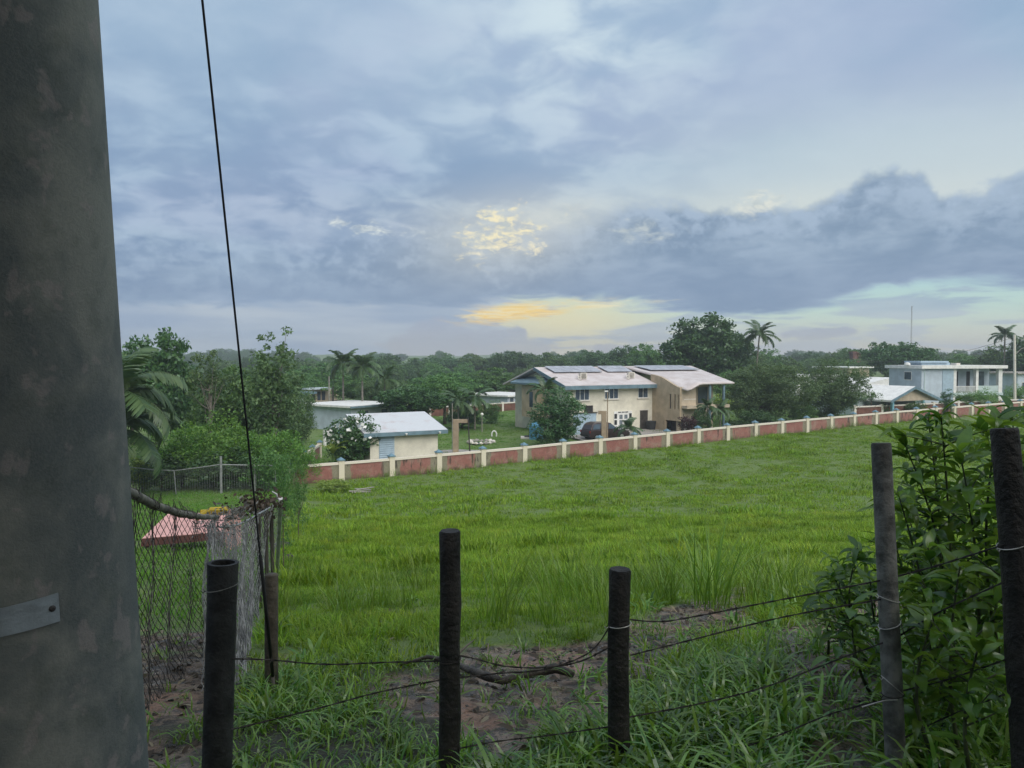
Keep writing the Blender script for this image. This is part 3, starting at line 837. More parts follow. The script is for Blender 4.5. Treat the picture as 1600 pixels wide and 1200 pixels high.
# ------------------------------------------------------------------ windows
def window(root, x0, x1, z0, z1, n, y=0.0, frame=None, pane=None, sill=True, name='window', fr=0.06, rows=1):
    """window in a wall whose outside is y = const, facing -y: frame + panes (+ sill) as sub-parts"""
    frame = frame or M['white']; pane = pane or M['glass']
    f = MB()
    f.box(x0 - fr, x1 + fr, y - 0.05, y + 0.02, z1, z1 + fr); f.box(x0 - fr, x1 + fr, y - 0.05, y + 0.02, z0 - fr, z0)
    f.box(x0 - fr, x0, y - 0.05, y + 0.02, z0, z1); f.box(x1, x1 + fr, y - 0.05, y + 0.02, z0, z1)
    st = (x1 - x0) / n
    for k in range(1, n): f.box(x0 + k * st - fr / 2, x0 + k * st + fr / 2, y - 0.045, y + 0.02, z0, z1)
    sz = (z1 - z0) / rows
    for k in range(1, rows): f.box(x0, x1, y - 0.043, y + 0.02, z0 + k * sz - fr / 3, z0 + k * sz + fr / 3)
    o = f.build(name, frame, root)
    for k in range(n):
        a = x0 + k * st + (fr / 2 if k else 0); b = x0 + (k + 1) * st - (fr / 2 if k < n - 1 else 0)
        p = MB()
        m = max(3, int((z1 - z0) / 0.14))
        hh = (z1 - z0) / m
        for j in range(m):        # glass louvre blades, tilted
            p.hexa([(a, y - 0.028, z0 + j * hh), (b, y - 0.028, z0 + j * hh), (b, y - 0.018, z0 + j * hh), (a, y - 0.018, z0 + j * hh),
                    (a, y - 0.012, z0 + (j + 1) * hh - 0.004), (b, y - 0.012, z0 + (j + 1) * hh - 0.004), (b, y - 0.002, z0 + (j + 1) * hh - 0.004), (a, y - 0.002, z0 + (j + 1) * hh - 0.004)])
        p.build('pane', pane, o)
    if sill: MB().box(x0 - 0.15, x1 + 0.15, y - 0.12, y + 0.01, z0 - fr - 0.09, z0 - fr - 0.002).build('sill', M['off_white'], o)
    return o

# ------------------------------------------------------------------ the big two storey house
HR = math.atan2(0.475, 0.88)
HC = at(1020, 672, 80); HZ = HC.z
house = thing('two_storey_house', 'cream two storey house with solar panels and a projecting tan wing', 'house', HC, HR)
LX, BY = -10.4, 11.2           # facade runs x = LX..0 at y = 0, body goes back to BY
EAVE, RIDGE, RY = 5.05, 6.68, 5.7
# walls
w = MB()
w.box(LX, 0.0, 0.0, 0.25, -0.6, EAVE - 0.12)
w.box(LX, LX + 0.25, 0.252, BY, -0.6, EAVE - 0.12)
w.box(LX, 9.2, BY + 0.002, BY + 0.25, -0.6, EAVE - 0.12)
w.prism([(LX + 0.02, 0.26, EAVE - 0.118), (LX + 0.02, BY, EAVE - 0.118), (LX + 0.02, RY, RIDGE - 0.25)], (0.2, 0, 0))
w.build('wall', M['cream'], house)
# left bay on the gable end under a lean-to roof
b = MB(); b.box(LX - 1.3, LX - 0.002, 4.3, 7.6, 1.4, 4.75)
bay = b.build('bay', M['tan'], house)
MB().box(LX - 1.33, LX - 1.301, 5.2, 5.9, 2.5, 4.1).build('bay_window', M['glass'], bay)
MB().hexa([(LX - 1.7, 3.0, 4.85), (LX - 0.003, 3.0, 5.45), (LX - 0.003, 9.5, 5.45), (LX - 1.7, 9.5, 4.85), (LX - 1.7, 3.0, 5.03), (LX - 0.003, 3.0, 5.63), (LX - 0.003, 9.5, 5.63), (LX - 1.7, 9.5, 5.03)]).build('lean_to_roof', M['fascia'], house)
# roof of the main part: two slabs
def slab(pts, th): return MB().hexa([(p[0], p[1], p[2] - th) for p in pts] + list(pts))
E0 = -0.75
rise = (RIDGE - EAVE) / RY
ez = EAVE + rise * E0
roof = slab([(LX - 1.1, E0, ez + 0.1), (0.06, E0, ez + 0.1), (0.06, RY, RIDGE), (LX - 0.9, RY, RIDGE)], 0.16).build('roof', M['roof_white'], house)
slab([(LX - 0.9, RY + 0.003, RIDGE), (10.3, RY + 0.003, RIDGE + 0.06), (9.0, BY + 1.2, EAVE - 0.3), (LX - 1.1, BY + 1.2, EAVE - 0.3)], 0.16).build('roof', M['roof_white'], house)
# fascia along eave and gable edge
MB().box(LX - 1.1, 0.06, E0 - 0.06, E0 - 0.002, ez - 0.32, ez + 0.06).build('fascia', M['fascia'], house)
MB().hexa([(LX - 1.17, E0, ez - 0.2), (LX - 1.102, E0, ez - 0.2), (LX - 0.902, RY, RIDGE - 0.3), (LX - 0.97, RY, RIDGE - 0.3), (LX - 1.17, E0, ez + 0.12), (LX - 1.102, E0, ez + 0.12), (LX - 0.902, RY, RIDGE + 0.02), (LX - 0.97, RY, RIDGE + 0.02)]).build('fascia', M['fascia'], house)
MB().box(LX, -0.003, E0 + 0.1, -0.003, ez - 0.30, ez - 0.24).build('soffit', M['white'], house)
# roof of the wing: flatter, swooping down to the curved tan wall
WT, WX = -4.4, 5.9
nu, nv = 12, 14
mb = MB()
def wing_z(s, t):               # s along x from the tan wall, t = 0 at ridge .. 1 at front eave
    return RIDGE + 0.06 - (RIDGE + 0.06 - 5.12) * t
top = []
for j in range(nv + 1):
    t = j / nv; yy = RY + (WT - 0.9 - RY) * t
    xr = 10.3 + (6.4 - 10.3) * t
    for i in range(nu + 1):
        u = i / nu; xx = 0.10 + (xr - 0.10) * u
        dip = 0.62 * ss(t, 0.60, 0.93) * (1 - ss(u, 0.0, 0.30))
        top.append((xx, yy, wing_z(xx, t) - dip))
mb.addv(top)
nb = len(top)
mb.addv([(p[0], p[1], p[2] - 0.17) for p in top])
for j in range(nv):
    for i in range(nu):
        a = j * (nu + 1) + i
        mb.face((a, a + nu + 1, a + nu + 2, a + 1)); mb.face((nb + a, nb + a + 1, nb + a + nu + 2, nb + a + nu + 1))
for i in range(nu):
    a = nv * (nu + 1) + i; mb.face((a, nb + a, nb + a + 1, a + 1))
for j in range(nv):
    a = j * (nu + 1); mb.face((a, nb + a, nb + a + nu + 1, a + nu + 1))
    a = j * (nu + 1) + nu; mb.face((a, a + nu + 1, nb + a + nu + 1, nb + a))
mb.build('roof', M['roof_white'], house, True)
# tan side wall of the wing with a curved top, a cantilevered end and three slit windows
prof = []
for k in range(15):
    yy = 0.0 + (WT - 0.0) * k / 14
    t = (RY - yy) / (RY - (WT - 0.9))
    prof.append((0.0, yy, wing_z(0, t) - 0.62 * float(ss(t, 0.60, 0.93)) + 0.02))
CUT = -1.9
slits = [(-3.05, -2.78), (-3.72, -3.50), (-4.22, -4.06)]
SZ0, SZ1 = 2.45, 3.95
def top_at(yy):
    return float(np.interp(-yy, [-p[1] for p in prof], [p[2] for p in prof]))
w = MB()
ys = sorted({0.26, CUT, CUT - 0.25, WT} | {a for s in slits for a in s} | {p[1] for p in prof}, reverse=True)
for y0, y1 in zip(ys, ys[1:]):
    if any(s[0] - 1e-6 <= y1 and y0 <= s[1] + 1e-6 for s in slits): ranges = [(None, SZ0), (SZ1, None)]
    else: ranges = [(None, None)]
    for zl, zh in ranges:
        def lo(y): return (-0.6 if y > CUT else (1.25 if y < CUT - 0.2 else -0.6)) if zl is None else zl
        low0 = -0.6 if y0 > CUT + 1e-6 or y1 >= CUT - 1e-6 else 1.25
        z0 = low0 if zl is None else zl
        h0 = top_at(min(y0, 0.0)) if zh is None else zh; h1 = top_at(min(y1, 0.0)) if zh is None else zh
        w.hexa([(-0.12, y1, z0), (0.10, y1, z0), (0.10, y0, z0), (-0.12, y0, z0), (-0.12, y1, h1), (0.10, y1, h1), (0.10, y0, h0), (-0.12, y0, h0)])
w.build('wing_wall', M['tan'], house)
for a, b_ in slits:
    MB().box(0.0, 0.05, a, b_, SZ0, SZ1).build('slit_window', M['dark'], house)
# sloping bracket and a panel coloured dark for the shade under the overhang
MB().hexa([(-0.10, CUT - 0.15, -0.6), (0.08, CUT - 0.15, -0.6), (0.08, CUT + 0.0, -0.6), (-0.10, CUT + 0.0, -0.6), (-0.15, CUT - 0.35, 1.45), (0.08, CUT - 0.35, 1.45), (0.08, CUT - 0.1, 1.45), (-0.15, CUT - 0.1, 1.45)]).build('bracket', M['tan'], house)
MB().box(0.6, 0.8, WT + 0.4, CUT - 0.3, -0.6, 1.24).build('overhang_shade_panel', M['bronze'], house)
# wing front with balcony
w = MB()
w.box(0.102, 2.0, WT, WT + 0.2, 1.25, 4.72); w.box(0.102, 2.0, WT + 0.6, WT + 0.8, -0.6, 1.248)
w.box(2.002, 6.0, WT + 1.8, WT + 2.0, -0.6, 4.9)
w.box(5.9, 6.1, WT + 2.0, BY, -0.6, 4.9)
w.build('wing_front', M['beige'], house)
MB().box(0.102, 5.8, WT - 0.85, WT - 0.003, 2.55, 2.85).build('balcony', M['beige'], house)
MB().box(0.4, 2.0, WT - 0.02, WT - 0.002, 3.42, 3.50).build('ledge', M['off_white'], house)
MB().box(2.2, 3.4, WT + 1.77, WT + 1.797, 2.9, 4.6).build('balcony_door', M['dark'], house)
MB().box(3.9, 5.2, WT + 1.77, WT + 1.797, 2.9, 4.6).build('balcony_door', M['glass'], house)
MB().box(1.0, 2.4, WT + 0.57, WT + 0.598, 0.0, 1.9).build('patio_door', M['white'], house)
for xx in (3.3, 5.2): MB().cyl((xx, WT - 0.6, 0), (xx, WT - 0.6, 4.9), 0.14, n=10).build('column', M['fascia'], house)
# facade openings
window(house, -9.8, -8.2, 3.45, 4.66, 3); window(house, -6.2, -4.6, 3.50, 4.68, 3); window(house, -1.95, -0.75, 3.52, 4.68, 2)
gd = MB().box(-10.1, -7.3, -0.05, -0.003, -0.1, 2.1).build('garage_door', M['louvre'], house)
MB().box(-10.2, -7.2, -0.16, -0.004, 2.102, 2.18).build('canopy', M['bronze'], house)
f = MB().box(-8.75, -7.75, -0.12, -0.002, 2.19, 2.86).build('window', M['bronze'], house)
MB().box(-8.68, -7.82, -0.13, -0.121, 2.25, 2.80).build('pane', M['dark'], f)
# french door with side lights
fd = thing('french_door', None, None); fd.parent = house
fd.location = (0.25, 0, 0)
MB().box(-5.35, -3.05, -0.06, -0.003, -0.05, 2.15).build('door_frame', M['white'], fd)
for x0 in [-5.30, -3.42]:
    for k in range(3): MB().box(x0, x0 + 0.32, -0.075, -0.061, 0.12 + k * 0.64, 0.62 + k * 0.64).build('side_light', M['dark'], fd)
for k in range(3): MB().box(-4.83 + k * 0.46, -4.47 + k * 0.46, -0.075, -0.061, 2.0, 2.1).build('top_light', M['dark'], fd)
for x0 in (-4.66, -4.02):
    for i in range(2):
        for j in range(3): MB().box(x0 + i * 0.21, x0 + 0.16 + i * 0.21, -0.075, -0.061, 0.25 + j * 0.55, 0.68 + j * 0.55).build('pane', M['glass'], fd)
dr = MB().box(-1.72, -0.72, -0.05, -0.003, 0.1, 2.15).build('door', M['bronze'], house, loc=None)
MB().box(-1.82, -0.62, -0.03, -0.004, 2.152, 2.24).build('frame', M['off_white'], dr)
MB().box(-1.95, -0.55, -0.30, -0.004, -0.5, 0.08).build('step', M['off_white'], house)
# solar arrays on the front slope
def on_slope(xx, yy, off, wing=False):
    if wing:
        t = (RY - yy) / (RY - (WT - 0.9)); return Vector((xx, yy, wing_z(xx, t) + off))
    return Vector((xx, yy, EAVE + 0.02 + rise * yy + off))
def array(x0, x1, y0, y1, n, wing):
    rk = MB()
    for yy in (y0 + 0.2, y1 - 0.2): rk.tube([on_slope(x0, yy, 0.14, wing), on_slope(x1, yy, 0.14, wing)], 0.03, 4)
    ro = rk.build('solar_array', M['alu'], house)
    st = (x1 - x0) / n
    for k in range(n):
        a, b = x0 + k * st + 0.012, x0 + (k + 1) * st - 0.012
        q = [on_slope(a, y0, 0.2, wing), on_slope(b, y0, 0.2, wing), on_slope(b, y1, 0.2, wing), on_slope(a, y1, 0.2, wing)]
        MB().hexa([(p.x, p.y, p.z - 0.04) for p in q] + q).build('solar_panel', M['solar'], ro)
array(LX + 0.2, LX + 6.2, 3.3, 5.35, 6, False)
array(LX + 6.9, LX + 10.2, 3.3, 5.35, 4, False)
array(1.2, 8.2, 1.9, 4.9, 6, True)
# split air conditioners standing on the roof
for xx in (LX + 2.0, LX + 8.1):
    p = on_slope(xx, 1.35, 0)
    ac = MB().box(xx, xx + 0.8, 1.2, 1.55, p.z + 0.06, p.z + 0.68).build('air_conditioner', M['off_white'], house)
    MB().box(xx + 0.12, xx + 0.68, 1.17, 1.197, p.z + 0.12, p.z + 0.62).build('grille', M['concrete'], ac)
    MB().tube([(xx - 0.02, 1.3, p.z + 0.3), (xx - 0.3, 1.2, p.z + 0.35), (xx - 0.42, 1.0, p.z + 0.15), (xx - 0.2, 0.7, p.z - 0.1)], 0.05, 6).build('pipe', M['off_white'], ac)
MB().tube([(0.06, -0.4, 5.0), (0.06, -0.4, 5.75)], 0.06, 6).build('vent_pipe', M['concrete'], house)

# ------------------------------------------------------------------ the shed
SC_ = at(684, 706, 57.2); SZ = tz(SC_.x, SC_.y)
shed = thing('garden_shed', 'small cream shed with a pale sloping roof behind the boundary wall', 'shed', (SC_.x, SC_.y, SZ), HR)
SL, SD = 5.3, 3.7
h0 = 7.8 - (668 - 560) / FPX * 57 - SZ - 0.28; h1 = h0 + 0.85
w = MB()
w.hexa([(-SL, 0, -0.4), (0, 0, -0.4), (0, SD, -0.4), (-SL, SD, -0.4), (-SL, 0, h0), (0, 0, h0), (0, SD, h1), (-SL, SD, h1)])
w.build('wall', M['cream'], shed)
sl = (h1 - h0) / SD
slab([(-SL - 0.6, -0.5, h0 - 0.5 * sl + 0.24), (0.6, -0.5, h0 - 0.5 * sl + 0.24), (0.6, SD + 0.5, h1 + 0.5 * sl + 0.24), (-SL - 0.6, SD + 0.5, h1 + 0.5 * sl + 0.24)], 0.22).build('roof', M['shed_roof'], shed)
MB().box(-SL - 0.63, 0.63, -0.54, -0.502, h0 - 0.5 * sl - 0.06, h0 - 0.5 * sl + 0.225).build('fascia', M['fascia'], shed)
MB().hexa([(0.602, -0.5, h0 - 0.5 * sl - 0.03), (0.64, -0.5, h0 - 0.5 * sl - 0.03), (0.64, SD + 0.5, h1 + 0.5 * sl - 0.03), (0.602, SD + 0.5, h1 + 0.5 * sl - 0.03), (0.602, -0.5, h0 - 0.5 * sl + 0.225), (0.64, -0.5, h0 - 0.5 * sl + 0.225), (0.64, SD + 0.5, h1 + 0.5 * sl + 0.225), (0.602, SD + 0.5, h1 + 0.5 * sl + 0.225)]).build('fascia', M['fascia'], shed)
dd = MB().box(-4.63, -3.46, -0.03, -0.003, 0.0, h0 - 0.12).build('louvre_door', M['louvre'], shed)
nl = 16
for k in range(nl):
    z = 0.05 + k * (h0 - 0.25) / nl
    MB().hexa([(-4.6, -0.075, z), (-3.49, -0.075, z), (-3.49, -0.06, z), (-4.6, -0.06, z), (-4.6, -0.05, z + 0.1), (-3.49, -0.05, z + 0.1), (-3.49, -0.035, z + 0.1), (-4.6, -0.035, z + 0.1)]).build('slat', M['louvre'], dd)
for xx in (-2.75, -0.1):
    fl = MB(); fl.lathe([(0.03, 0.0), (0.06, 0.03), (0.10, 0.14), (0.085, 0.16)], 8, (xx, -0.66, h0 - 0.16)); fl.box(xx - 0.03, xx + 0.03, -0.64, -0.541, h0 - 0.06, h0 - 0.01)
    fl.build('floodlight', M['white'], shed)

# ------------------------------------------------------------------ other houses
def flat_house(name, label, P, rz, L, dep, H, wall, roofm, wins=(), over=0.6, th=0.28, fascia=None, glass=None, group=None, doors=()):
    root = thing(name, label, 'house', P, rz, group)
    MB().box(0, L, 0, dep, -1.0, H).build('wall', wall, root)
    MB().box(-over, L + over, -over, dep + over, H + 0.002, H + th).build('roof', roofm, root)
    if fascia: MB().box(-over - 0.03, L + over + 0.03, -over - 0.05, -over - 0.002, H - 0.04, H + th - 0.05).build('fascia', fascia, root)
    for x0, x1, z0, z1 in wins:
        f = MB(); fr = 0.07
        f.box(x0 - fr, x1 + fr, -0.06, -0.003, z1, z1 + fr); f.box(x0 - fr, x1 + fr, -0.06, -0.003, z0 - fr, z0)
        f.box(x0 - fr, x0, -0.06, -0.003, z0, z1); f.box(x1, x1 + fr, -0.06, -0.003, z0, z1)
        o = f.build('window', M['white'], root)
        MB().box(x0, x1, -0.03, -0.004, z0, z1).build('pane', glass or M['glass'], o)
    for x0, x1, z1 in doors: MB().box(x0, x1, -0.04, -0.003, 0, z1).build('door', M['bronze'], root)
    return root

def house_between(pxl, Yl, pxr, Yr):
    a = gx(pxl, Yl); b = gx(pxr, Yr); d = b - a
    return a, math.atan2(d.y, d.x), math.hypot(d.x, d.y)

# pale blue two storey house on the right
P, rz, L = house_between(1440, 100, 1567, 103)
P.z = 0.0
B = thing('balcony_house', 'pale blue two storey house with flat white roof and open balconies', 'house', P, rz)
top = 7.8 - (576 - 560) / FPX * 100
u = L / 127.0                                    # metres per photo pixel along the front
MB().box(0, 49 * u, 0, 6, -1, top - 0.02).build('wall', M['pale_blue'], B)
MB().box(49 * u + 0.003, L, 2.2, 6, -1, top - 0.03).build('wall', M['pale_blue'], B)
MB().box(-0.4, L + 0.3, -0.5, 6.4, top, top + 0.42).build('roof', M['white'], B)
MB().box(48 * u, L, -0.1, 2.195, 2.75, 3.15).build('balcony', M['mint'], B)
for a, b_ in ((49, 53.5), (84, 88), (120, 126)):
    MB().box(a * u, b_ * u, -0.05, 0.4, -1, top - 0.005).build('column', M['white'], B)
rl = MB()
for k in range(22): rl.box(54 * u + k * 1.35 * u, 54 * u + k * 1.35 * u + 0.05, 0.0, 0.05, 3.152, 4.0)
rl.box(53.6 * u, 83.8 * u, -0.01, 0.06, 4.001, 4.07); rl.build('railing', M['white'], B)
MB().box(88.2 * u, 119.8 * u, 0, 0.1, 3.152, 4.1).build('parapet', M['mint'], B)
for a, b_, mm in ((56, 62, 'glass'), (68, 76, 'dark'), (90, 95, 'dark'), (102, 118, 'glass')):
    MB().box(a * u, b_ * u, 2.12, 2.197, 3.5 if mm == 'glass' else 3.16, top - 0.45).build('window', M[mm], B)
so = MB().box(-0.06, -0.003, 1.7, 3.1, top - 1.6, top - 0.4).build('window', M['white'], B); MB().box(-0.075, -0.062, 1.8, 3.0, top - 1.5, top - 0.5).build('pane', M['glass'], so)
MB().box(4 * u, 5 * u, -0.08, -0.002, -1, top - 0.03).build('downpipe', M['mint'], B)
MB().box(32 * u, 48.8 * u, -0.06, -0.003, -1, top - 0.03).build('wall_panel', M['louvre'], B)
MB().box(56 * u, 74 * u, 2.1, 2.197, 0, 2.3).build('door', M['white'], B)
gt = MB()
for k in range(14): gt.box(70 * u + k * 0.16, 70 * u + k * 0.16 + 0.06, -0.7, -0.66, 0.0, 2.3)
gt.box(70 * u, 70 * u + 2.2, -0.71, -0.65, 2.301, 2.4); gt.build('gate', M['white'], B)
hs = MB(); hs.box(26 * u, 71 * u, 3, 5.5, top + 0.43, top + 0.78); hs.box(22 * u, 66 * u, 2.7, 5.8, top + 0.782, top + 1.0); hs.build('roof_house', M['louvre'], B)
tk = MB(); tk.lathe([(0.35, 0), (0.4, 0.08), (0.36, 0.3), (0.1, 0.4)], 12, (-5 * u, 2, top + 0.422)); tk.build('roof_vent', M['white'], B)
MB().box(72 * u, 78 * u, 2, 3, top + 0.422, top + 0.72).build('roof_vent', M['off_white'], B)

P, rz, L = house_between(1340, 92, 1402, 97); P.z = 0
flat_house('bungalow', 'low mint bungalow with white flat roof right of the two round trees', P, rz, L, 8, 2.9, M['mint'], M['white'], [(1.2, 2.4, 1.0, 2.1)], 0.5, 0.22, M['louvre'])
# gabled carport house
P, rz, L = house_between(1393, 90, 1462, 94); P.z = 0
gh = thing('gabled_house', 'peach gabled house with blue edged roof and blue carport columns', 'house', P, rz)
gw = M['beige']
gh_h, gh_r = 2.65, 4.1
MB().box(0, L, 2.6, 9, -1, gh_h - 0.01).build('wall', M['mint'], gh)
MB().prism([(0.2, 0.0, gh_h), (L - 0.2, 0.0, gh_h), (L * 0.45, 0.0, gh_r - 0.1)], (0, 0.2, 0)).build('gable', gw, gh)
for xa, za, xb, zb in ((-0.7, gh_h - 0.02, L * 0.45, gh_r + 0.12), (L * 0.45, gh_r + 0.12, L + 0.7, gh_h - 0.15)):
    MB().hexa([(xa, -0.5, za), (xb, -0.5, zb), (xb, 9.4, zb), (xa, 9.4, za), (xa, -0.5, za + 0.22), (xb, -0.5, zb + 0.22), (xb, 9.4, zb + 0.22), (xa, 9.4, za + 0.22)]).build('roof', M['white'], gh)
    MB().hexa([(xa, -0.56, za - 0.12), (xb, -0.56, zb - 0.12), (xb, -0.503, zb - 0.12), (xa, -0.503, za - 0.12), (xa, -0.56, za + 0.2), (xb, -0.56, zb + 0.2), (xb, -0.503, zb + 0.2), (xa, -0.503, za + 0.2)]).build('fascia', M['fascia'], gh)
for xx in (0.3, L * 0.72): MB().box(xx, xx + 0.32, 0.0, 0.3, -1, gh_h - 0.004).build('column', M['aqua'], gh)
for xx in (2.0, 3.1): MB().box(xx, xx + 0.7, 2.5, 2.597, 0.3, 2.2).build('window', M['glass'], gh)
# roofs further back
P, rz, L = house_between(1342, 112, 1416, 118); P.z = 0
fh = flat_house('pitched_roof_house', 'white house with a broad low pitched roof behind the bungalow', P, rz, L, 9, 3.6, M['white'], M['white'], [(1.0, 2.2, 1.8, 2.8)], 0.7, 0.2)
MB().prism([(-0.5, -0.5, 3.802), (L + 0.5, -0.5, 3.802), (L * 0.62, -0.5, 4.9)], (0, 9, 0)).build('roof', M['white'], fh)
P, rz, L = house_between(1326, 140, 1358, 143); P.z = 0
flat_house('flat_topped_house', 'small beige house with overhanging slab roof beside the round dark tree', P, rz, L, 7, 6.0, M['beige'], M['white'], [(1.8, 3.0, 3.8, 4.7)], 0.6, 0.25)
P, rz, L = house_between(1245, 118, 1312, 122); P.z = 0
flat_house('screened_house', 'white house half hidden behind the two round trees', P, rz, L, 8, 4.9, M['white'], M['white'], [(1, 2.2, 2.6, 3.8), (4, 5.2, 2.6, 3.8)], 0.5, 0.25)
P, rz, L = house_between(1590, 125, 1660, 128); P.z = 0
flat_house('grey_house', 'grey house behind the utility pole at the right edge', P, rz, L, 8, 5.2, M['pale_blue'], M['concrete'], [(1, 2.2, 2.6, 3.8)], 0.5, 0.25)
# left of centre
P, rz, L = house_between(482, 118, 534, 122); P.z = 0
ht = 7.8 - (609 - 560) / FPX * 118
Eh = thing('terrace_house', 'pinkish two storey house with a shaded veranda, far left of centre', 'house', P, rz)
MB().box(0, L, 1.5, 9, -2, ht).build('wall', M['beige'], Eh)
MB().box(-0.5, L * 0.72, -0.3, 9.3, ht + 0.002, ht + 0.24).build('roof', M['pale_blue'], Eh)
MB().box(0, L, 0, 1.497, -2, 0.3).build('terrace', M['beige'], Eh)
bal = MB()
for k in range(24): bal.box(k * L / 24, k * L / 24 + 0.1, 0, 0.1, 0.302, 1.0)
bal.box(0, L, -0.02, 0.14, 1.001, 1.14); bal.build('balustrade', M['beige'], Eh)
MB().box(0.1, 0.35, 0.0, 0.25, 1.142, ht).build('column', M['beige'], Eh)
MB().box(L * 0.68, L * 0.68 + 0.3, 0.0, 0.25, 1.142, ht).build('column', M['beige'], Eh)
MB().box(0.9, 1.9, 1.45, 1.497, 0.4, 2.5).build('door', M['dark'], Eh)
for xx in (2.3, 3.1): MB().box(xx, xx + 0.55, 1.45, 1.497, 0.9, 2.5).build('window', M['glass'], Eh)
P, rz, L = house_between(456, 106, 484, 109); P.z = 0
flat_house('annex', 'small house with dark blue roof edge beside the veranda house', P, rz, L, 7, 7.8 - (617 - 560) / FPX * 106, M['mint'], M['fascia'], [(0.9, 1.5, 0.6, 1.8)], 0.7, 0.3)
P, rz, L = house_between(548, 84, 622, 90); P.z = 0
flat_house('blue_bungalow', 'light blue bungalow with thin white roof behind the shed', P, rz, L, 8, 7.8 - (637 - 560) / FPX * 84, M['pale_blue'], M['white'], [(1.4, 2.6, 0.8, 1.9), (4.6, 5.6, 0.8, 1.9)], 0.6, 0.22, M['fascia'])
P, rz, L = house_between(506, 70, 537, 72)
gw_ = thing('blue_gate_wall', 'blue and white garden wall with a gate left of the shed', 'wall', P, rz)
MB().box(0, L * 0.5, 0, 0.2, -0.5, 1.5).build('wall', M['white'], gw_); MB().box(L * 0.5 + 0.2, L, 0.05, 0.15, 0.1, 1.4).build('gate', M['aqua'], gw_)
MB().box(L * 0.5 + 0.003, L * 0.5 + 0.197, -0.05, 0.25, -0.5, 1.8).build('pillar', M['white'], gw_)
P, rz, L = house_between(793, 112, 846, 118); P.z = 0
gr = flat_house('grey_blue_house', 'grey blue house beyond the big lawn, left of the cream house', P, rz, L, 9, 7.8 - (620 - 560) / FPX * 112, M['pale_blue'], M['white'], [(0.5, 1.3, 0.8, 1.9)], 0.5, 0.22)
MB().box(1.75, 1.83, -0.03, -0.002, -0.5, 2.2).build('downpipe', M['concrete'], gr)
P, rz, L = house_between(764, 125, 784, 126); P.z = 0
flat_house('small_white_house', 'tiny mint house with white roof left of the grey blue house', P, rz, L, 6, 7.8 - (619 - 560) / FPX * 125, M['mint'], M['white'], [(0.6, 1.3, 0.3, 1.3)], 0.3, 0.25)
P, rz, L = house_between(792, 150, 848, 154); P.z = 0
flat_house('distant_house', 'distant cream house with a pale roof above the grey blue house', P, rz, L, 8, 7.8 - (607 - 560) / FPX * 150, M['beige'], M['off_white'], [(1.2, 2.8, -0.6, 0.5), (4, 5.4, -0.6, 0.5)], 0.6, 0.3)
# ------------------------------------------------------------------ trees
BARK = mat('bark', (0.12, 0.10, 0.08), 0.9, 0.2, 6.0, 0.5, 20)
PALE_BARK = mat('pale_bark', (0.22, 0.20, 0.17), 0.9, 0.2, 5.0, 0.4, 20)
L_DARK = leaf_mat('dark_leaf', (0.035, 0.094, 0.033, 1), (0.088, 0.175, 0.053, 1), 0.22, 0.4, 0.05, 0.25, 0.4)
L_MID = leaf_mat('mid_leaf', (0.058, 0.143, 0.039, 1), (0.137, 0.247, 0.065, 1), 0.30, 0.45, 0.04, 0.3, 0.4)
L_SOFT = leaf_mat('soft_leaf', (0.077, 0.149, 0.061, 1), (0.149, 0.237, 0.094, 1), 0.32, 0.5, 0.03, 0.25, 0.5)
L_BRIGHT = leaf_mat('bright_leaf', (0.069, 0.200, 0.030, 1), (0.188, 0.362, 0.057, 1), 0.38, 0.45, 0.04, 0.3, 0.6)
L_LIME = leaf_mat('lime_leaf', (0.14, 0.22, 0.03, 1), (0.30, 0.38, 0.07, 1), 0.38, 0.45, 0.04, 0.2, 0.6)
L_PALM = leaf_mat('palm_leaf', (0.040, 0.090, 0.030, 1), (0.095, 0.155, 0.050, 1), 0.25, 0.4, 0.06, 0.25, 0.4)
L_RED = leaf_mat('dark_red_leaf', (0.045, 0.022, 0.022, 1), (0.08, 0.035, 0.034, 1), 0.2, 0.4, 0.05, 0.2, 0.6)
L_DRY = leaf_mat('dry_leaf', (0.05, 0.042, 0.032, 1), (0.11, 0.085, 0.06, 1), 0.2, 0.6, 0.02, 0.2, 0.6)

def leaf_quads(C, size, r, up=0.35, aspect=0.5):
    """rhombus leaves centred on C"""
    n = len(C)
    nrm = r.normal(0, 1, (n, 3)); nrm[:, 2] += up * 2; nrm /= np.linalg.norm(nrm, axis=1)[:, None]
    a = r.normal(0, 1, (n, 3)); u = np.cross(nrm, a); u /= np.linalg.norm(u, axis=1)[:, None] + 1e-9
    v = np.cross(nrm, u)
    s = (size * r.uniform(0.65, 1.3, n))[:, None]
    V = np.stack([C - u * s * 0.5, C + v * s * aspect * 0.5 + nrm * s * 0.06, C + u * s * 0.5, C - v * s * aspect * 0.5 + nrm * s * 0.06], 1).reshape(-1, 3)
    F = np.arange(4 * n).reshape(n, 4)
    return V, F

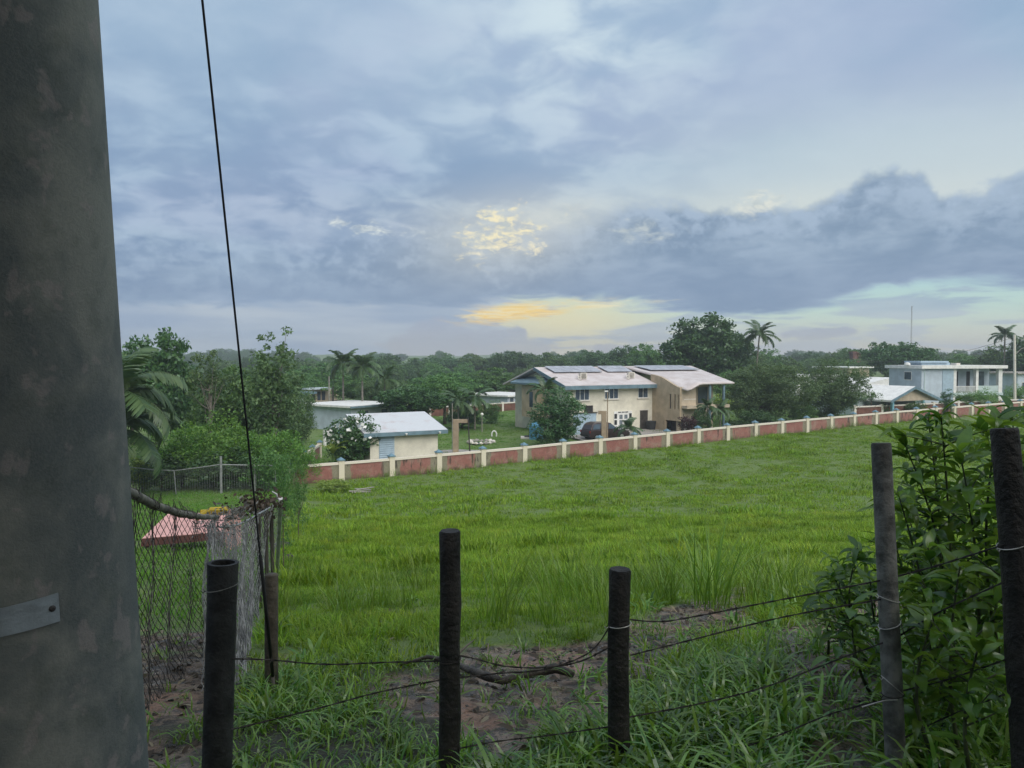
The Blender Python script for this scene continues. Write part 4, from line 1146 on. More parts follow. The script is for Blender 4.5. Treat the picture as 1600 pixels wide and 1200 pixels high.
def crown_pts(seed, rx, rz, ncl, per, clr, zc, bias=0.45, flat=0.75, ry=None, lobes=5):
    r = np.random.default_rng(seed)
    d = r.normal(0, 1, (ncl, 3)); d /= np.linalg.norm(d, axis=1)[:, None]
    # uneven outline: a few big lobes
    lob = r.normal(0, 1, (lobes, 3)); lob /= np.linalg.norm(lob, axis=1)[:, None]
    k = 0.72 + 0.38 * np.max(np.clip(d @ lob.T, 0, 1) ** 3, axis=1) + r.normal(0, 0.05, ncl)
    rad = r.uniform(0, 1, ncl) ** bias * k
    cen = d * rad[:, None] * np.array([rx, ry or rx, rz]) + np.array([0, 0, zc])
    cs = clr * r.uniform(0.6, 1.35, ncl)
    e = r.normal(0, 1, (ncl, per, 3)); e /= np.linalg.norm(e, axis=2)[:, :, None]
    e = e * (r.uniform(0, 1, (ncl, per, 1)) ** 0.42) * np.array([1, 1, flat])
    P = cen[:, None, :] + e * cs[:, None, None]
    return P.reshape(-1, 3), cen

def trunk_mesh(name, H, r0, cen, m, seed, nl=9, low=0.45, lean=0.0):
    rnd = random.Random(seed)
    mb = MB()
    tip = Vector((lean, lean * 0.5, H))
    pts = [Vector((0, 0, -0.4)), Vector((rnd.uniform(-.1, .1) * r0 * 3, 0, H * 0.3)), Vector((tip.x * 0.6 + rnd.uniform(-.2, .2), tip.y * .6, H * 0.65)), tip]
    mb.tube(pts, [r0 * 1.25, r0, r0 * 0.7, r0 * 0.25], 8)
    idx = rnd.sample(range(len(cen)), min(nl, len(cen)))
    for i in idx:
        c = Vector(cen[i]); s = pts[1].lerp(pts[2], rnd.uniform(0, 1)) if rnd.random() < 0.6 else pts[2].lerp(pts[3], rnd.uniform(0, 0.7))
        mid = s.lerp(c, 0.5) + Vector((0, 0, -0.08 * (c - s).length))
        mb.tube([s, mid, c], [r0 * 0.42, r0 * 0.26, r0 * 0.08], 5, False)
    return mb.mesh(name, m, True)

TREES = {}
def tree_proto(key, seed, H, rx, rz, ncl, per, clr, leaf, lm, bm, r0, zc=None, bias=0.45, up=0.35, aspect=0.5, ry=None, lobes=5, nl=9):
    zc = H - rz if zc is None else zc
    P, cen = crown_pts(seed, rx, rz, ncl, per, clr, zc, bias, ry=ry, lobes=lobes)
    P = P[P[:, 2] > 0.05]
    V, F = leaf_quads(P, leaf, np.random.default_rng(seed + 5), up, aspect)
    TREES[key] = (np_mesh(key + '_crown', V, F, lm), trunk_mesh(key + '_trunk', max(zc, H * 0.5), r0, cen, bm, seed, nl), H, rx)
# prototypes, metres
tree_proto('mango', 1, 10, 4.2, 3.6, 330, 44, 0.75, 0.42, L_DARK, BARK, 0.28)
tree_proto('mango_b', 2, 10, 4.6, 3.2, 330, 44, 0.72, 0.42, L_DARK, BARK, 0.28, lobes=7)
tree_proto('broad', 3, 10, 5.2, 3.4, 300, 40, 0.75, 0.42, L_MID, BARK, 0.26, lobes=7)
tree_proto('broad_b', 4, 10, 4.6, 3.9, 300, 40, 0.80, 0.42, L_MID, BARK, 0.26, lobes=6)
tree_proto('rain', 5, 10, 6.2, 3.2, 330, 42, 0.75, 0.42, L_DARK, BARK, 0.30, lobes=8)
tree_proto('feather', 6, 8, 4.2, 3.9, 560, 56, 0.62, 0.25, L_SOFT, BARK, 0.22, zc=4.0, aspect=0.35, lobes=6)
tree_proto('feather_b', 7, 8, 3.6, 3.7, 500, 56, 0.62, 0.25, L_SOFT, BARK, 0.20, zc=3.9, aspect=0.35, lobes=7)
tree_proto('sparse', 8, 10, 1.9, 2.6, 46, 26, 0.50, 0.34, L_SOFT, PALE_BARK, 0.12, aspect=0.4, bias=0.6, nl=18)
tree_proto('sparse_b', 9, 10, 2.3, 4.3, 140, 32, 0.5, 0.32, L_SOFT, PALE_BARK, 0.14, aspect=0.4, bias=0.55, nl=22, lobes=8)
tree_proto('shrub', 10, 3, 1.5, 1.45, 130, 44, 0.34, 0.15, L_MID, BARK, 0.06, zc=1.5)
tree_proto('shrub_dark', 11, 3, 1.5, 1.5, 150, 46, 0.34, 0.15, L_DARK, BARK, 0.06, zc=1.5)
tree_proto('shrub_bright', 12, 3, 1.8, 1.45, 170, 50, 0.36, 0.13, L_BRIGHT, BARK, 0.06, zc=1.5, aspect=0.4, lobes=8)
tree_proto('shrub_bright_b', 13, 3, 1.7, 1.5, 170, 50, 0.34, 0.13, L_BRIGHT, BARK, 0.06, zc=1.45, aspect=0.4, lobes=9)
tree_proto('shrub_lime', 14, 2, 1.0, 0.9, 60, 34, 0.26, 0.13, L_LIME, BARK, 0.04, zc=1.0)
tree_proto('shrub_red', 15, 2, 1.0, 0.95, 60, 34, 0.28, 0.14, L_RED, BARK, 0.04, zc=1.0)
tree_proto('weed', 16, 3, 0.85, 1.5, 85, 26, 0.26, 0.12, L_MID, BARK, 0.03, zc=1.6, aspect=0.3, lobes=7, bias=0.6)
tree_proto('umbrella', 17, 3, 1.5, 0.55, 40, 26, 0.34, 0.16, L_MID, BARK, 0.07, zc=2.4)
tree_proto('cypress', 18, 4, 0.7, 2.0, 90, 40, 0.26, 0.12, L_DARK, BARK, 0.07, zc=2.0)
tree_proto('column_bush', 19, 5, 1.9, 2.5, 260, 48, 0.42, 0.17, L_DARK, BARK, 0.10, zc=2.5, lobes=7)

def tree(key, label, px, Y, top, width=None, name='tree', cat='tree', base=None, group=None, dz=0.0):
    """stands at image column px, depth Y; top = image row of the crown's top; width in photo pixels"""
    p = gx(px, Y) if base is None else base
    cm, tm, H, rx = TREES[key]
    h = at(px, top, p.y).z - p.z
    sz = h / H
    sx = (width * p.y / FPX / 2 / rx) if width else sz
    root = thing(name, label, cat, (p.x, p.y, p.z + dz), random.Random(label).uniform(0, 6.28), group)
    root.scale = (sx, sx, sz)
    link('crown' if cat == 'tree' else 'foliage', cm, root); link('trunk' if cat == 'tree' else 'stem', tm, root)
    return root

# left of the field
tree('mango', 'dark mango tree rising behind the left lawn beside the concrete pole', 240, 62, 521, 132)
tree('sparse', 'slender tree with a few leaf tufts, right of the dark mango tree', 326, 54, 537, 72)
tree('sparse_b', 'tall thin tree with airy upright crown above the green hedge', 426, 52, 508, 104)
tree('broad_b', 'leafy tree below the two slender trees at left', 366, 58, 580, 140)
tree('feather_b', 'soft green tree left of the pinkish veranda house', 452, 60, 590, 90)
tree('broad', 'tree tucked behind the mango tree at far left', 205, 75, 556, 110)
tree('shrub_bright', 'big bright green bush filling the middle of the hedge behind the lawn', 352, 49, 642, 150, 'bush', 'bush')
tree('shrub_bright_b', 'bright green bush at the right end of the lawn hedge', 424, 48.5, 660, 110, 'bush', 'bush')
tree('shrub_bright_b', 'bright green bush at the left of the lawn hedge below the palm fronds', 282, 49.5, 655, 130, 'bush', 'bush')
tree('shrub_dark', 'dark undergrowth bush behind the pipe fence at left', 250, 47.5, 705, 120, 'bush', 'bush')
tree('shrub_dark', 'dark undergrowth bush behind the tall pipe fence post', 352, 47.3, 700, 130, 'bush', 'bush')
tree('broad', 'leafy tree filling the gap between palm fronds and slender trees', 290, 66, 610, 120)
tree('broad_b', 'low tree behind the bright hedge bushes', 400, 66, 606, 130)
tree('shrub', 'dull green shrub at the right end of the pipe fence', 418, 45.6, 700, 80, 'bush', 'bush')
tree('shrub_lime', 'yellow green shrub by the left end of the pipe fence', 219, 46.4, 712, 60, 'bush', 'bush')
tree('weed', 'feathery young tree at the end of the chain link fence', 440, 15.5, 690, 46, 'sapling', 'sapling')
tree('weed', 'feathery sapling leaning into the field beyond the chain link fence', 464, 23, 712, 40, 'sapling', 'sapling')
tree('shrub_bright', 'green bush where the left hedge meets the boundary wall', 466, 50, 690, 70, 'bush', 'bush')
tree('shrub_dark', 'dark round bush with white blossom in front of the garden shed', 550, 55, 646, 96, 'bush', 'bush')
tree('shrub_lime', 'low yellow green plant at the foot of the boundary wall', 519, 45, 748, 66, 'plant', 'plant')
for k, px, Y, top, w, lab in (('broad', 130, 66, 560, 150, 'leafy tree masked by the concrete pole, nearest the palms'), ('mango', 30, 74, 556, 170, 'dark tree masked by the concrete pole, near the picture edge'), ('broad_b', -80, 70, 560, 180, 'leafy tree just outside the left picture edge')):
    tree(k, lab, px, Y, top, w)
# behind the shed
tree('mango_b', 'dark spreading tree behind the shed roof', 640, 84, 600, 120)
tree('broad', 'green tree between shed and clothesline post', 695, 90, 590, 100)
tree('broad_b', 'green tree left of the tall palms', 505, 150, 570, 120)
tree('feather', 'soft tree behind the two tall palms', 600, 105, 583, 90)
tree('shrub', 'round clipped bush on the big lawn', 768, 90, 626, 42, 'bush', 'bush')
tree('shrub_dark', 'dark bush under the drooping palm on the big lawn', 722, 84, 634, 70, 'bush', 'bush')
tree('column_bush', 'tall dense bush hiding the left corner of the cream house', 870, 66.3, 608, 92, 'bush', 'bush')
tree('broad', 'rounded tree right of the dark spreading tree behind the shed', 690, 118, 584, 110)
tree('broad_b', 'full green tree above the round clipped bush', 772, 132, 577, 100)
tree('mango', 'dark tree left of the far pale utility pole', 722, 124, 586, 80)
tree('feather_b', 'pale green tree at the left end of the house roof', 818, 150, 575, 70)
tree('broad', 'green tree filling the space beneath the tall palms', 566, 118, 588, 110)
tree('mango_b', 'dark low tree between veranda house and tall palms', 604, 108, 596, 100)
tree('broad_b', 'green tree behind the annex with the dark blue roof edge', 462, 122, 582, 80)
# around and behind the house
tree('mango', 'large dark tree behind the right end of the house roof', 1092, 122, 494, 130)
tree('mango_b', 'dark tree joined to the right side of the large dark tree', 1140, 128, 512, 96)
tree('feather', 'soft grey green tree right of the house, behind the wall', 1202, 82, 553, 146)
tree('feather_b', 'soft grey green tree left of the bungalow, behind the wall', 1302, 84, 558, 108)
tree('rain', 'wide round tree behind the flat topped house', 1404, 150, 532, 120)
tree('broad', 'tree filling the gap between house and soft grey green tree', 1140, 108, 580, 70)
tree('shrub_lime', 'lime bush behind the palms right of the house', 1128, 98, 612, 60, 'bush', 'bush')
tree('shrub_red', 'dark red shrub beneath the balcony', 1076, 72, 645, 34, 'bush', 'bush')
tree('shrub_dark', 'dark shrub right of the balcony', 1098, 73.5, 640, 40, 'bush', 'bush')
tree('shrub', 'green shrub between the two soft grey green trees', 1256, 80, 628, 50, 'bush', 'bush')
tree('shrub_dark', 'dark low bush against the wall beneath the left soft tree', 1185, 77, 640, 70, 'bush', 'bush')
tree('umbrella', 'small umbrella shaped tree in front of the bungalow', 1363, 90, 611, 32)
tree('shrub', 'grey green shrub in front of the bungalow', 1379, 91, 630, 26, 'bush', 'bush')
tree('shrub', 'low shrubs beneath the carport gable', 1432, 91.5, 627, 44, 'bush', 'bush')
tree('mango', 'small dark tree above the broad white roof', 1396, 125, 578, 34)
tree('cypress', 'dark cone shaped bush in front of the balcony house', 1481, 86, 600, 22, 'cypress')
tree('shrub_bright', 'light green bush under the balconies of the pale blue house', 1536, 97, 606, 54, 'bush', 'bush')
tree('shrub', 'green bush left of the balcony house gate', 1508, 96, 612, 34, 'bush', 'bush')
tree('broad', 'rounded tree behind the pale blue house', 1512, 160, 556, 70)
tree('broad_b', 'tall tree below the royal palm at the right edge', 1562, 150, 543, 76)
tree('mango', 'dark tree at the very right edge behind the utility pole', 1612, 140, 528, 90)
tree('shrub_bright', 'green shrub at the right edge below the utility pole', 1592, 112, 600, 50, 'bush', 'bush')
# skyline
sky_line = [('broad', 480, 210, 567, 80, 'hazy tree left of the tall palms on the skyline'), ('mango', 607, 230, 555, 55, 'round hazy tree right of the tall palms on the skyline'),
            ('broad_b', 650, 240, 561, 75, 'hazy tree on the skyline above the dark spreading tree'), ('rain', 700, 250, 558, 112, 'wide hazy tree on the skyline above the big lawn'),
            ('broad', 742, 235, 555, 62, 'rounded hazy tree on the skyline left of the layered tree'), ('rain', 806, 225, 548, 95, 'layered hazy tree on the skyline left of the house'),
            ('broad_b', 856, 215, 553, 75, 'hazy tree directly above the house gable'), ('feather', 900, 225, 551, 80, 'pale hazy tree above the first solar array'),
            ('rain', 934, 200, 546, 72, 'flat crowned hazy tree above the house roof'), ('mango', 972, 190, 542, 65, 'hazy round tree above the second solar array'),
            ('broad', 1008, 170, 540, 70, 'tree left of the large dark tree behind the roof'), ('feather_b', 1275, 190, 560, 70, 'hazy tree between the two soft grey green trees'),
            ('broad', 1330, 200, 562, 50, 'hazy tree left of the wide round tree'), ('mango_b', 1466, 210, 560, 40, 'small hazy tree right of the wide round tree'),
            ('broad_b', 560, 190, 572, 90, 'hazy tree behind the tall palms')]
for k, px, Y, top, w, lab in sky_line:
    tree(k, lab, px, Y, top, w)

# far off wood as one mass
fw = protos('woodland_crown', [TREES[k][0] for k in ('broad', 'mango', 'rain', 'broad_b')])
r = np.random.default_rng(77)
n = 2100
y = 150 + 560 * r.uniform(0, 1, n) ** 1.2; x = r.uniform(-1.25, 1.10, n) * y
y = np.where(x < -0.82 * y, y * 0.55, y)
keep = ~((np.abs(x / y * FPX + 800 - 990) < 190) & (y < 165)) & ~((x / y * FPX + 800 > 1300) & (y < 175)) & ~((np.abs(x / y * FPX + 800 - 820) < 60) & (y < 185))
keep &= ~((np.abs(x / y * FPX + 800 - 510) < 60) & (y < 165))
x, y = x[keep], y[keep]
lump_ = ss(vnoise(x, y, 26, 71, 2), -0.15, 0.3)
scatter('distant_woodland', np.stack([x, y, terrain(x, y) - 1.0], 1), (0.42 + 0.62 * lump_ + r.uniform(-0.1, 0.14, len(x))) * np.interp(y, [150, 400, 700], [0.82, 1.0, 1.25]), fw, 4, seed=12, tilt=0.06)

# ------------------------------------------------------------------ palms
def frond_mesh(name, L, droop, nlf, ll, lw, m, seed, hang=0.5):
    r = random.Random(seed); mb = MB()
    pts = []; ang = 0.95; px = pz = 0.0; n = 9
    for k in range(n + 1):
        pts.append(Vector((px, 0, pz)))
        px += math.cos(ang) * L / n; pz += math.sin(ang) * L / n; ang -= droop / n
    mb.tube(pts, [L * 0.012 * (1 - 0.8 * k / n) for k in range(n + 1)], 4)
    for k in range(nlf):
        t = 0.14 + 0.86 * (k + 0.5) / nlf
        f = t * n; i = min(int(f), n - 1); p = pts[i].lerp(pts[i + 1], f - i); d = (pts[i + 1] - pts[i]).normalized()
        l = ll * math.sin(min(1.0, 0.25 + t) * PI * 0.62 + 0.25) * r.uniform(0.85, 1.1)
        for s in (-1, 1):
            o = (d * 0.75 + Vector((0, s * 0.9, -hang * r.uniform(0.6, 1.3)))).normalized()
            e = p + o * l - Vector((0, 0, l * 0.22 * hang))
            m1 = p + o * l * 0.5
            w = d * lw * 0.5
            i0 = mb.addv([p - w * 0.4, p + w * 0.4, m1 + w, m1 - w, e])
            mb.face((i0, i0 + 1, i0 + 2, i0 + 3)); mb.face((i0 + 3, i0 + 2, i0 + 4))
    return mb.mesh(name, m)
FR = [frond_mesh('frond_a', 1.0, 1.7, 26, 0.30, 0.052, L_PALM, 1), frond_mesh('frond_b', 1.0, 2.4, 26, 0.30, 0.052, L_PALM, 2, 0.8), frond_mesh('frond_c', 1.0, 1.2, 26, 0.28, 0.05, L_PALM, 3, 0.35)]
def palm(label, px, Y, top, fl, nf=14, r0=0.14, crown_y=None, lean=0.0, base=None, name='palm', trunkm=None, group=None, sag=0.0):
    """top = row of the highest frond tip, fl = frond length in metres"""
    p = gx(px, Y) if base is None else base
    h = at(px, top, p.y).z - p.z - fl * 0.52
    root = thing(name, label, 'palm tree', p, 0, group)
    rnd = random.Random(label)
    mb = MB(); n = 8
    tp = Vector((lean, 0, h))
    mb.tube([Vector((lean * (k / n) ** 1.6, 0, -0.3 + (h + 0.3) * k / n)) for k in range(n + 1)], [r0 * (1.35 if k == 0 else 1 - 0.35 * k / n) for k in range(n + 1)], 8)
    mb.build('trunk', trunkm or PALE_BARK, root, True)
    for k in range(nf):
        a = 2 * PI * k / nf * 2.39996 / 2.39996 + k * 2.39996
        t = k / nf
        o = link('frond', FR[(0, 1, 2)[k % 3]] if t < 0.75 else FR[2], root, tp)
        tilt = 0.75 - 1.35 * t + rnd.uniform(-.1, .1) + sag
        o.rotation_euler = Euler((0, tilt, a), 'XYZ')
        s = fl * rnd.uniform(0.85, 1.1); o.scale = (s, s, s)
    return root
palm('tall royal palm, left one of the pair behind the shed', 536, 95, 551, 2.9, 17, 0.16)
palm('tall palm, right one of the pair behind the shed', 566, 93, 556, 2.8, 17, 0.16)
palm('short palm with full crown right of the tall pair', 601, 98, 578, 2.6, 14, 0.15)
palm('drooping palm above the clothesline post on the big lawn', 742, 82, 603, 2.4, 13, 0.10, sag=0.3)
palm('drooping palm beside the dark bush on the big lawn', 716, 80, 610, 2.2, 13, 0.10, sag=0.3)
palm('coconut palm leaning out of the large dark tree', 1180, 118, 507, 3.3, 15, 0.16, lean=0.6)
palm('royal palm standing highest at the right edge', 1569, 142, 512, 3.2, 13, 0.18)
palm('pale palm between the tall dense bush and the house gable', 852, 71, 594, 1.9, 10, 0.10)
palm('small dark palm right of the balcony, nearer the house', 1106, 74, 622, 1.8, 12, 0.08, sag=0.2)
palm('small dark palm right of the balcony, further from the house', 1126, 77, 628, 1.7, 12, 0.08, sag=0.2)
palm('fan shaped palm in front of the french door', 982, 69, 656, 1.6, 12, 0.05, base=gx(982, 69) + Vector((0, 0, 0)))
palm('coconut palm with long drooping fronds beside the concrete pole', 176, 41, 560, 4.2, 16, 0.20)
palm('low palm of long brownish fronds beneath the coconut palm at left', 188, 43, 622, 3.6, 14, 0.16, sag=0.15)
palm('small palm between the big palms and the house at left skyline', 660, 140, 585, 2.4, 12, 0.14)

# banana plant by the shed
def big_leaf(name, L, W, droop, m, n=7, fold=0.25):
    V = []; F = []; ang = 1.1; x = z = 0.0
    for k in range(n + 1):
        t = k / n; w = W * math.sin(PI * min(1, 0.06 + t * 0.94)) ** 0.7 * 0.5
        V += [(x, -w, z + w * fold), (x, 0, z), (x, w, z + w * fold)]
        x += math.cos(ang) * L / n; z += math.sin(ang) * L / n; ang -= droop / n
    for k in range(n):
        a = 3 * k; F += [(a, a + 1, a + 4, a + 3), (a + 1, a + 2, a + 5, a + 4)]
    return np_mesh(name, V, F, m, True)
BAN = big_leaf('banana_leaf', 1.7, 0.42, 1.5, L_LIME)
bp = gx(519, 53.6)
ban = thing('banana_plant', 'banana plant with broad yellow green leaves left of the shed bush', 'plant', bp)
MB().tube([(0, 0, -0.2), (0, 0, 1.5)], [0.12, 0.08], 8).build('stem', L_MID, ban)
for k in range(8):
    o = link('leaf', BAN, ban, (0, 0, 1.4), (0, 0.15 * (k % 3) - 0.2, k * 2.4), random.Random(k).uniform(0.75, 1.05))
# white blossoms on the shed bush
r = np.random.default_rng(3)
bb = [o for o in COL.objects if o.get('label', '').startswith('dark round bush with white')][0]
d = r.normal(0, 1, (46, 3)); d /= np.linalg.norm(d, axis=1)[:, None]
d[:, 1] = -np.abs(d[:, 1]) * 0.8; d[:, 2] = np.abs(d[:, 2])
V, F = leaf_quads(d * np.array([1.25, 1.35, 1.2]) + np.array([0, 0, 1.6]), 0.22, r, 0.2, 0.9)
bl = link('blossom', np_mesh('blossom', V, F, M['white']), bb); bl.rotation_euler = (0, 0, -bb.rotation_euler.z); bl['kind'] = 'stuff'
# ------------------------------------------------------------------ yard things behind the wall
def pole(name, label, cat, px, Y, top, r0, m, n=8, lean=(0, 0), r1=None, parts=None):
    p = gx(px, Y); h = at(px, top, Y).z - p.z
    root = thing(name, label, cat, p)
    MB().tube([(0, 0, -0.4), (lean[0] * h, lean[1] * h, h)], [r0, r1 or r0 * 0.8], n).build('pole', m, root)
    return root, h
# concrete clothesline posts with short arms
for px, Y, top, arm, lab in ((712, 60.5, 655, 0.95, 'tan concrete clothesline post standing beside the shed'), (944, 66.5, 642, -0.5, 'tan concrete post with a short arm in front of the dark car')):
    p = gx(px, Y); h = at(px, top, Y).z - p.z
    t = thing('clothesline_post', lab, 'post', p)
    MB().box(-0.22, 0.22, -0.12, 0.12, -0.4, h - 0.3).build('post', M['tan_conc'], t)
    a = MB(); x0, x1 = (-0.22, arm) if arm > 0 else (arm, 0.22)
    a.box(x0, x1, -0.10, 0.10, h - 0.298, h); a.build('arm', M['tan_conc'], t)
rt, h = pole('lamp_post', 'thin brown lamp post with a small white lamp before the house facade', 'lamp post', 949.5, 66.9, 612, 0.055, M['tan_conc'])
MB().box(-0.28, 0.05, -0.07, 0.07, h - 0.02, h + 0.10).build('lamp_head', M['white'], rt)
rt, h = pole('thin_pole', 'thin pale pole rising left of the clothesline post', 'pole', 706.5, 62, 630, 0.035, M['concrete'])
rt, h = pole('leaning_stake', 'dark stake leaning beside the clothesline post', 'stake', 735, 60, 652, 0.06, M['bronze'], lean=(-0.06, 0))
rt, h = pole('yard_lamp', 'short garden lamp with white globe on the big lawn', 'lamp post', 753, 80, 650, 0.05, M['concrete'])
MB().lathe([(0.05, 0), (0.16, 0.1), (0.18, 0.2), (0.1, 0.33)], 10, (0, 0, h)).build('globe', M['white'], rt)
rt, h = pole('utility_pole', 'slim grey utility pole in front of the veranda house', 'utility pole', 514, 104, 588, 0.10, M['concrete'])
rt, h = pole('utility_pole', 'dark timber utility pole right of the veranda house', 'utility pole', 520, 96, 604, 0.12, M['bronze'])
rt, h = pole('gate_pole', 'short white pole below the veranda house', 'pole', 497, 88, 638, 0.10, M['white'])
rt, h = pole('utility_pole', 'far grey utility pole left of the grey blue house', 'utility pole', 777, 140, 585, 0.10, M['concrete'])
rt, h = pole('utility_pole', 'far pale utility pole above the big lawn', 'utility pole', 749, 150, 580, 0.10, M['concrete'])
rt, h = pole('utility_pole', 'pale utility pole with street lamp arm at the right edge', 'utility pole', 1587, 108, 523, 0.20, M['off_white'], lean=(-0.03, 0))
MB().tube([(-0.1, 0, h * 0.72), (0.6, -0.2, h * 0.80), (1.5, -0.4, h * 0.83)], 0.05, 6).build('lamp_arm', M['concrete'], rt)
MB().box(1.4, 2.0, -0.52, -0.30, h * 0.83, h * 0.83 + 0.14).build('lamp_head', M['off_white'], rt)
tops = [at(1330, 562, 150), Vector((rt.location.x - 0.2, 108, rt.location.z + h * 0.97))]
for k, (dz0, dz1, lab) in enumerate(((0.0, 0.0, 'topmost power line running to the right hand utility pole'), (-0.9, -0.7, 'middle power line running to the right hand utility pole'), (-1.9, -1.5, 'lowest power line running to the right hand utility pole'))):
    a = tops[0] + Vector((0, 0, dz0)); b = tops[1] + Vector((0, 0, dz1))
    tag(MB().tube([a.lerp(b, t / 10) + Vector((0, 0, -1.6 * 4 * (t / 10) * (1 - t / 10))) for t in range(11)], 0.022, 4).build('power_line', M['bronze']), lab, 'power line', 'power lines at the right')
p = gx(1423, 330)
ms = thing('radio_mast', 'very thin radio mast above the wide round tree', 'mast', p)
hh = at(1423, 478, 330).z - p.z
mm = MB()
for k in range(3): mm.tube([(0.35 * math.cos(k * 2.1), 0.35 * math.sin(k * 2.1), 0), (0.18 * math.cos(k * 2.1), 0.18 * math.sin(k * 2.1), hh)], 0.05, 4)
mm.build('mast', M['concrete'], ms)
lt = MB()
for k in range(40): lt.tube([(0.3 * math.cos(k * 2.1), 0.3 * math.sin(k * 2.1), hh * k / 40), (0.3 * math.cos(k * 2.1 + 2.1), 0.3 * math.sin(k * 2.1 + 2.1), hh * (k + 1) / 40)], 0.03, 3)
lt.build('lattice', M['concrete'], ms)
p = gx(1336, 210); hh = at(1336, 549, 210).z - p.z
ch = thing('chimney', 'far square brown chimney on the skyline left of the round tree', 'chimney', p)
MB().box(-1.1, 1.1, -1.1, 1.1, -1, hh - 0.6).build('stack', M['brown_panel'], ch); MB().box(-1.3, 1.3, -1.3, 1.3, hh - 0.598, hh).build('cap', M['brown_panel'], ch)
# water tank
p = gx(838, 72)
wt_ = thing('water_tank', 'blue cylindrical water tank beside the tall dense bush', 'water tank', p)
hh = at(838, 660, 72).z - p.z
TK = mat('blue_plastic', (0.10, 0.30, 0.46), 0.5, 0.1, 2.0)
MB().lathe([(0.66, 0), (0.66, hh * 0.3), (0.68, hh * 0.32), (0.66, hh * 0.34), (0.66, hh * 0.62), (0.68, hh * 0.64), (0.66, hh * 0.66), (0.66, hh * 0.85), (0.4, hh * 0.97), (0.34, hh)], 20).build('tank', TK, wt_, False)
MB().lathe([(0.3, hh + 0.002), (0.3, hh + 0.09), (0.05, hh + 0.1)], 14).build('lid', TK, wt_)
p = gx(825, 73); cv = thing('cistern_cover', 'low pale slab with dark lid left of the blue water tank', 'slab', p)
MB().box(-0.7, 0.7, -0.7, 0.7, -0.1, 0.18).build('slab', M['off_white'], cv); MB().box(-0.35, 0.35, -0.35, 0.35, 0.182, 0.28).build('lid', M['dark'], cv)
# rocks round a pond on the lawn
p = gx(752, 70)
pd = thing('stone_pond', 'low ring of pale stones on the big lawn', 'pond', p)
rs = random.Random(4)
def rock(mb, c, s, rnd, n=7):
    prof = [(0.25, -0.3), (0.55, -0.1), (0.5, 0.2), (0.22, 0.42)]
    i0 = len(mb.v)
    mb.lathe([(a * s, b * s) for a, b in prof], n, c)
    for k in range(i0, len(mb.v)):
        v = mb.v[k]; f = rnd.uniform(0.75, 1.25)
        mb.v[k] = (c[0] + (v[0] - c[0]) * f, c[1] + (v[1] - c[1]) * f, c[2] + (v[2] - c[2]) * rnd.uniform(0.7, 1.2))
for k in range(16):
    a = k * 2 * PI / 16
    mb = MB(); rock(mb, (0, 0, 0), rs.uniform(0.28, 0.5), rs)
    mb.build('stone', M['off_white'] if rs.random() < 0.6 else M['concrete'], pd, loc=(1.15 * math.cos(a), 1.1 * math.sin(a), 0.12))
MB().lathe([(1.0, 0.0), (1.0, 0.05)], 16).build('water', M['glass'], pd)
p = gx(772, 74)
ar = thing('garden_ornament', 'small white hoop shaped garden ornament on the big lawn', 'ornament', p)
MB().tube([(0.24 * math.cos(a), 0, 0.26 + 0.36 * math.sin(a)) for a in np.linspace(-0.5, PI + 0.5, 12)], 0.07, 7).build('hoop', M['white'], ar)
# driveway and paths, flush sheets a little above the yard
def sheet(name, pts, m, dz=0.05):
    mb = MB(); mb.poly([(p.x, p.y, p.z + dz) for p in pts]); return tag(mb.build(name, m), kind='structure')
def hloc(x, y): return HC + Vector((x * math.cos(HR) - y * math.sin(HR), x * math.sin(HR) + y * math.cos(HR), 0))
dq = MB()
N_ = 12
for k in range(N_ + 1):
    for yy in (-0.3, -4.9):
        q = hloc(-11.5 + 13.0 * k / N_, yy); dq.addv([(q.x, q.y, max(tz(q.x, q.y), tz(q.x + .4, q.y), tz(q.x - .4, q.y)) + 0.09)])
for k in range(N_): dq.face((2 * k, 2 * k + 1, 2 * k + 3, 2 * k + 2))
tag(dq.build('driveway', M['paving']), kind='structure')
dq = MB()
for k in range(9):
    a = gx(684 + k * 14, 62 - k * 0.1); b = gx(684 + k * 14, 65.5 - k * 0.1)
    dq.addv([(a.x, a.y, a.z + 0.10), (b.x, b.y, b.z + 0.10)])
for k in range(8): dq.face((2 * k, 2 * k + 2, 2 * k + 3, 2 * k + 1))
tag(dq.build('garden_path', M['paving']), kind='structure')
# dark bin by the tan wall
q = hloc(0.9 - 2.4, -0.9); 
bn = thing('wheelie_bin', 'dark bin at the foot of the tan wing wall', 'bin', q, HR)
MB().hexa([(0.2, -0.3, 0), (0.8, -0.3, 0), (0.8, 0.3, 0), (0.2, 0.3, 0), (0.1, -0.4, 1.0), (0.9, -0.4, 1.0), (0.9, 0.4, 1.0), (0.1, 0.4, 1.0)]).build('body', M['dark'], bn)
MB().hexa([(0.06, -0.44, 1.002), (0.94, -0.44, 1.002), (0.94, 0.44, 1.002), (0.06, 0.44, 1.002), (0.16, -0.34, 1.10), (0.84, -0.34, 1.10), (0.84, 0.34, 1.10), (0.16, 0.34, 1.10)]).build('lid', M['dark'], bn)

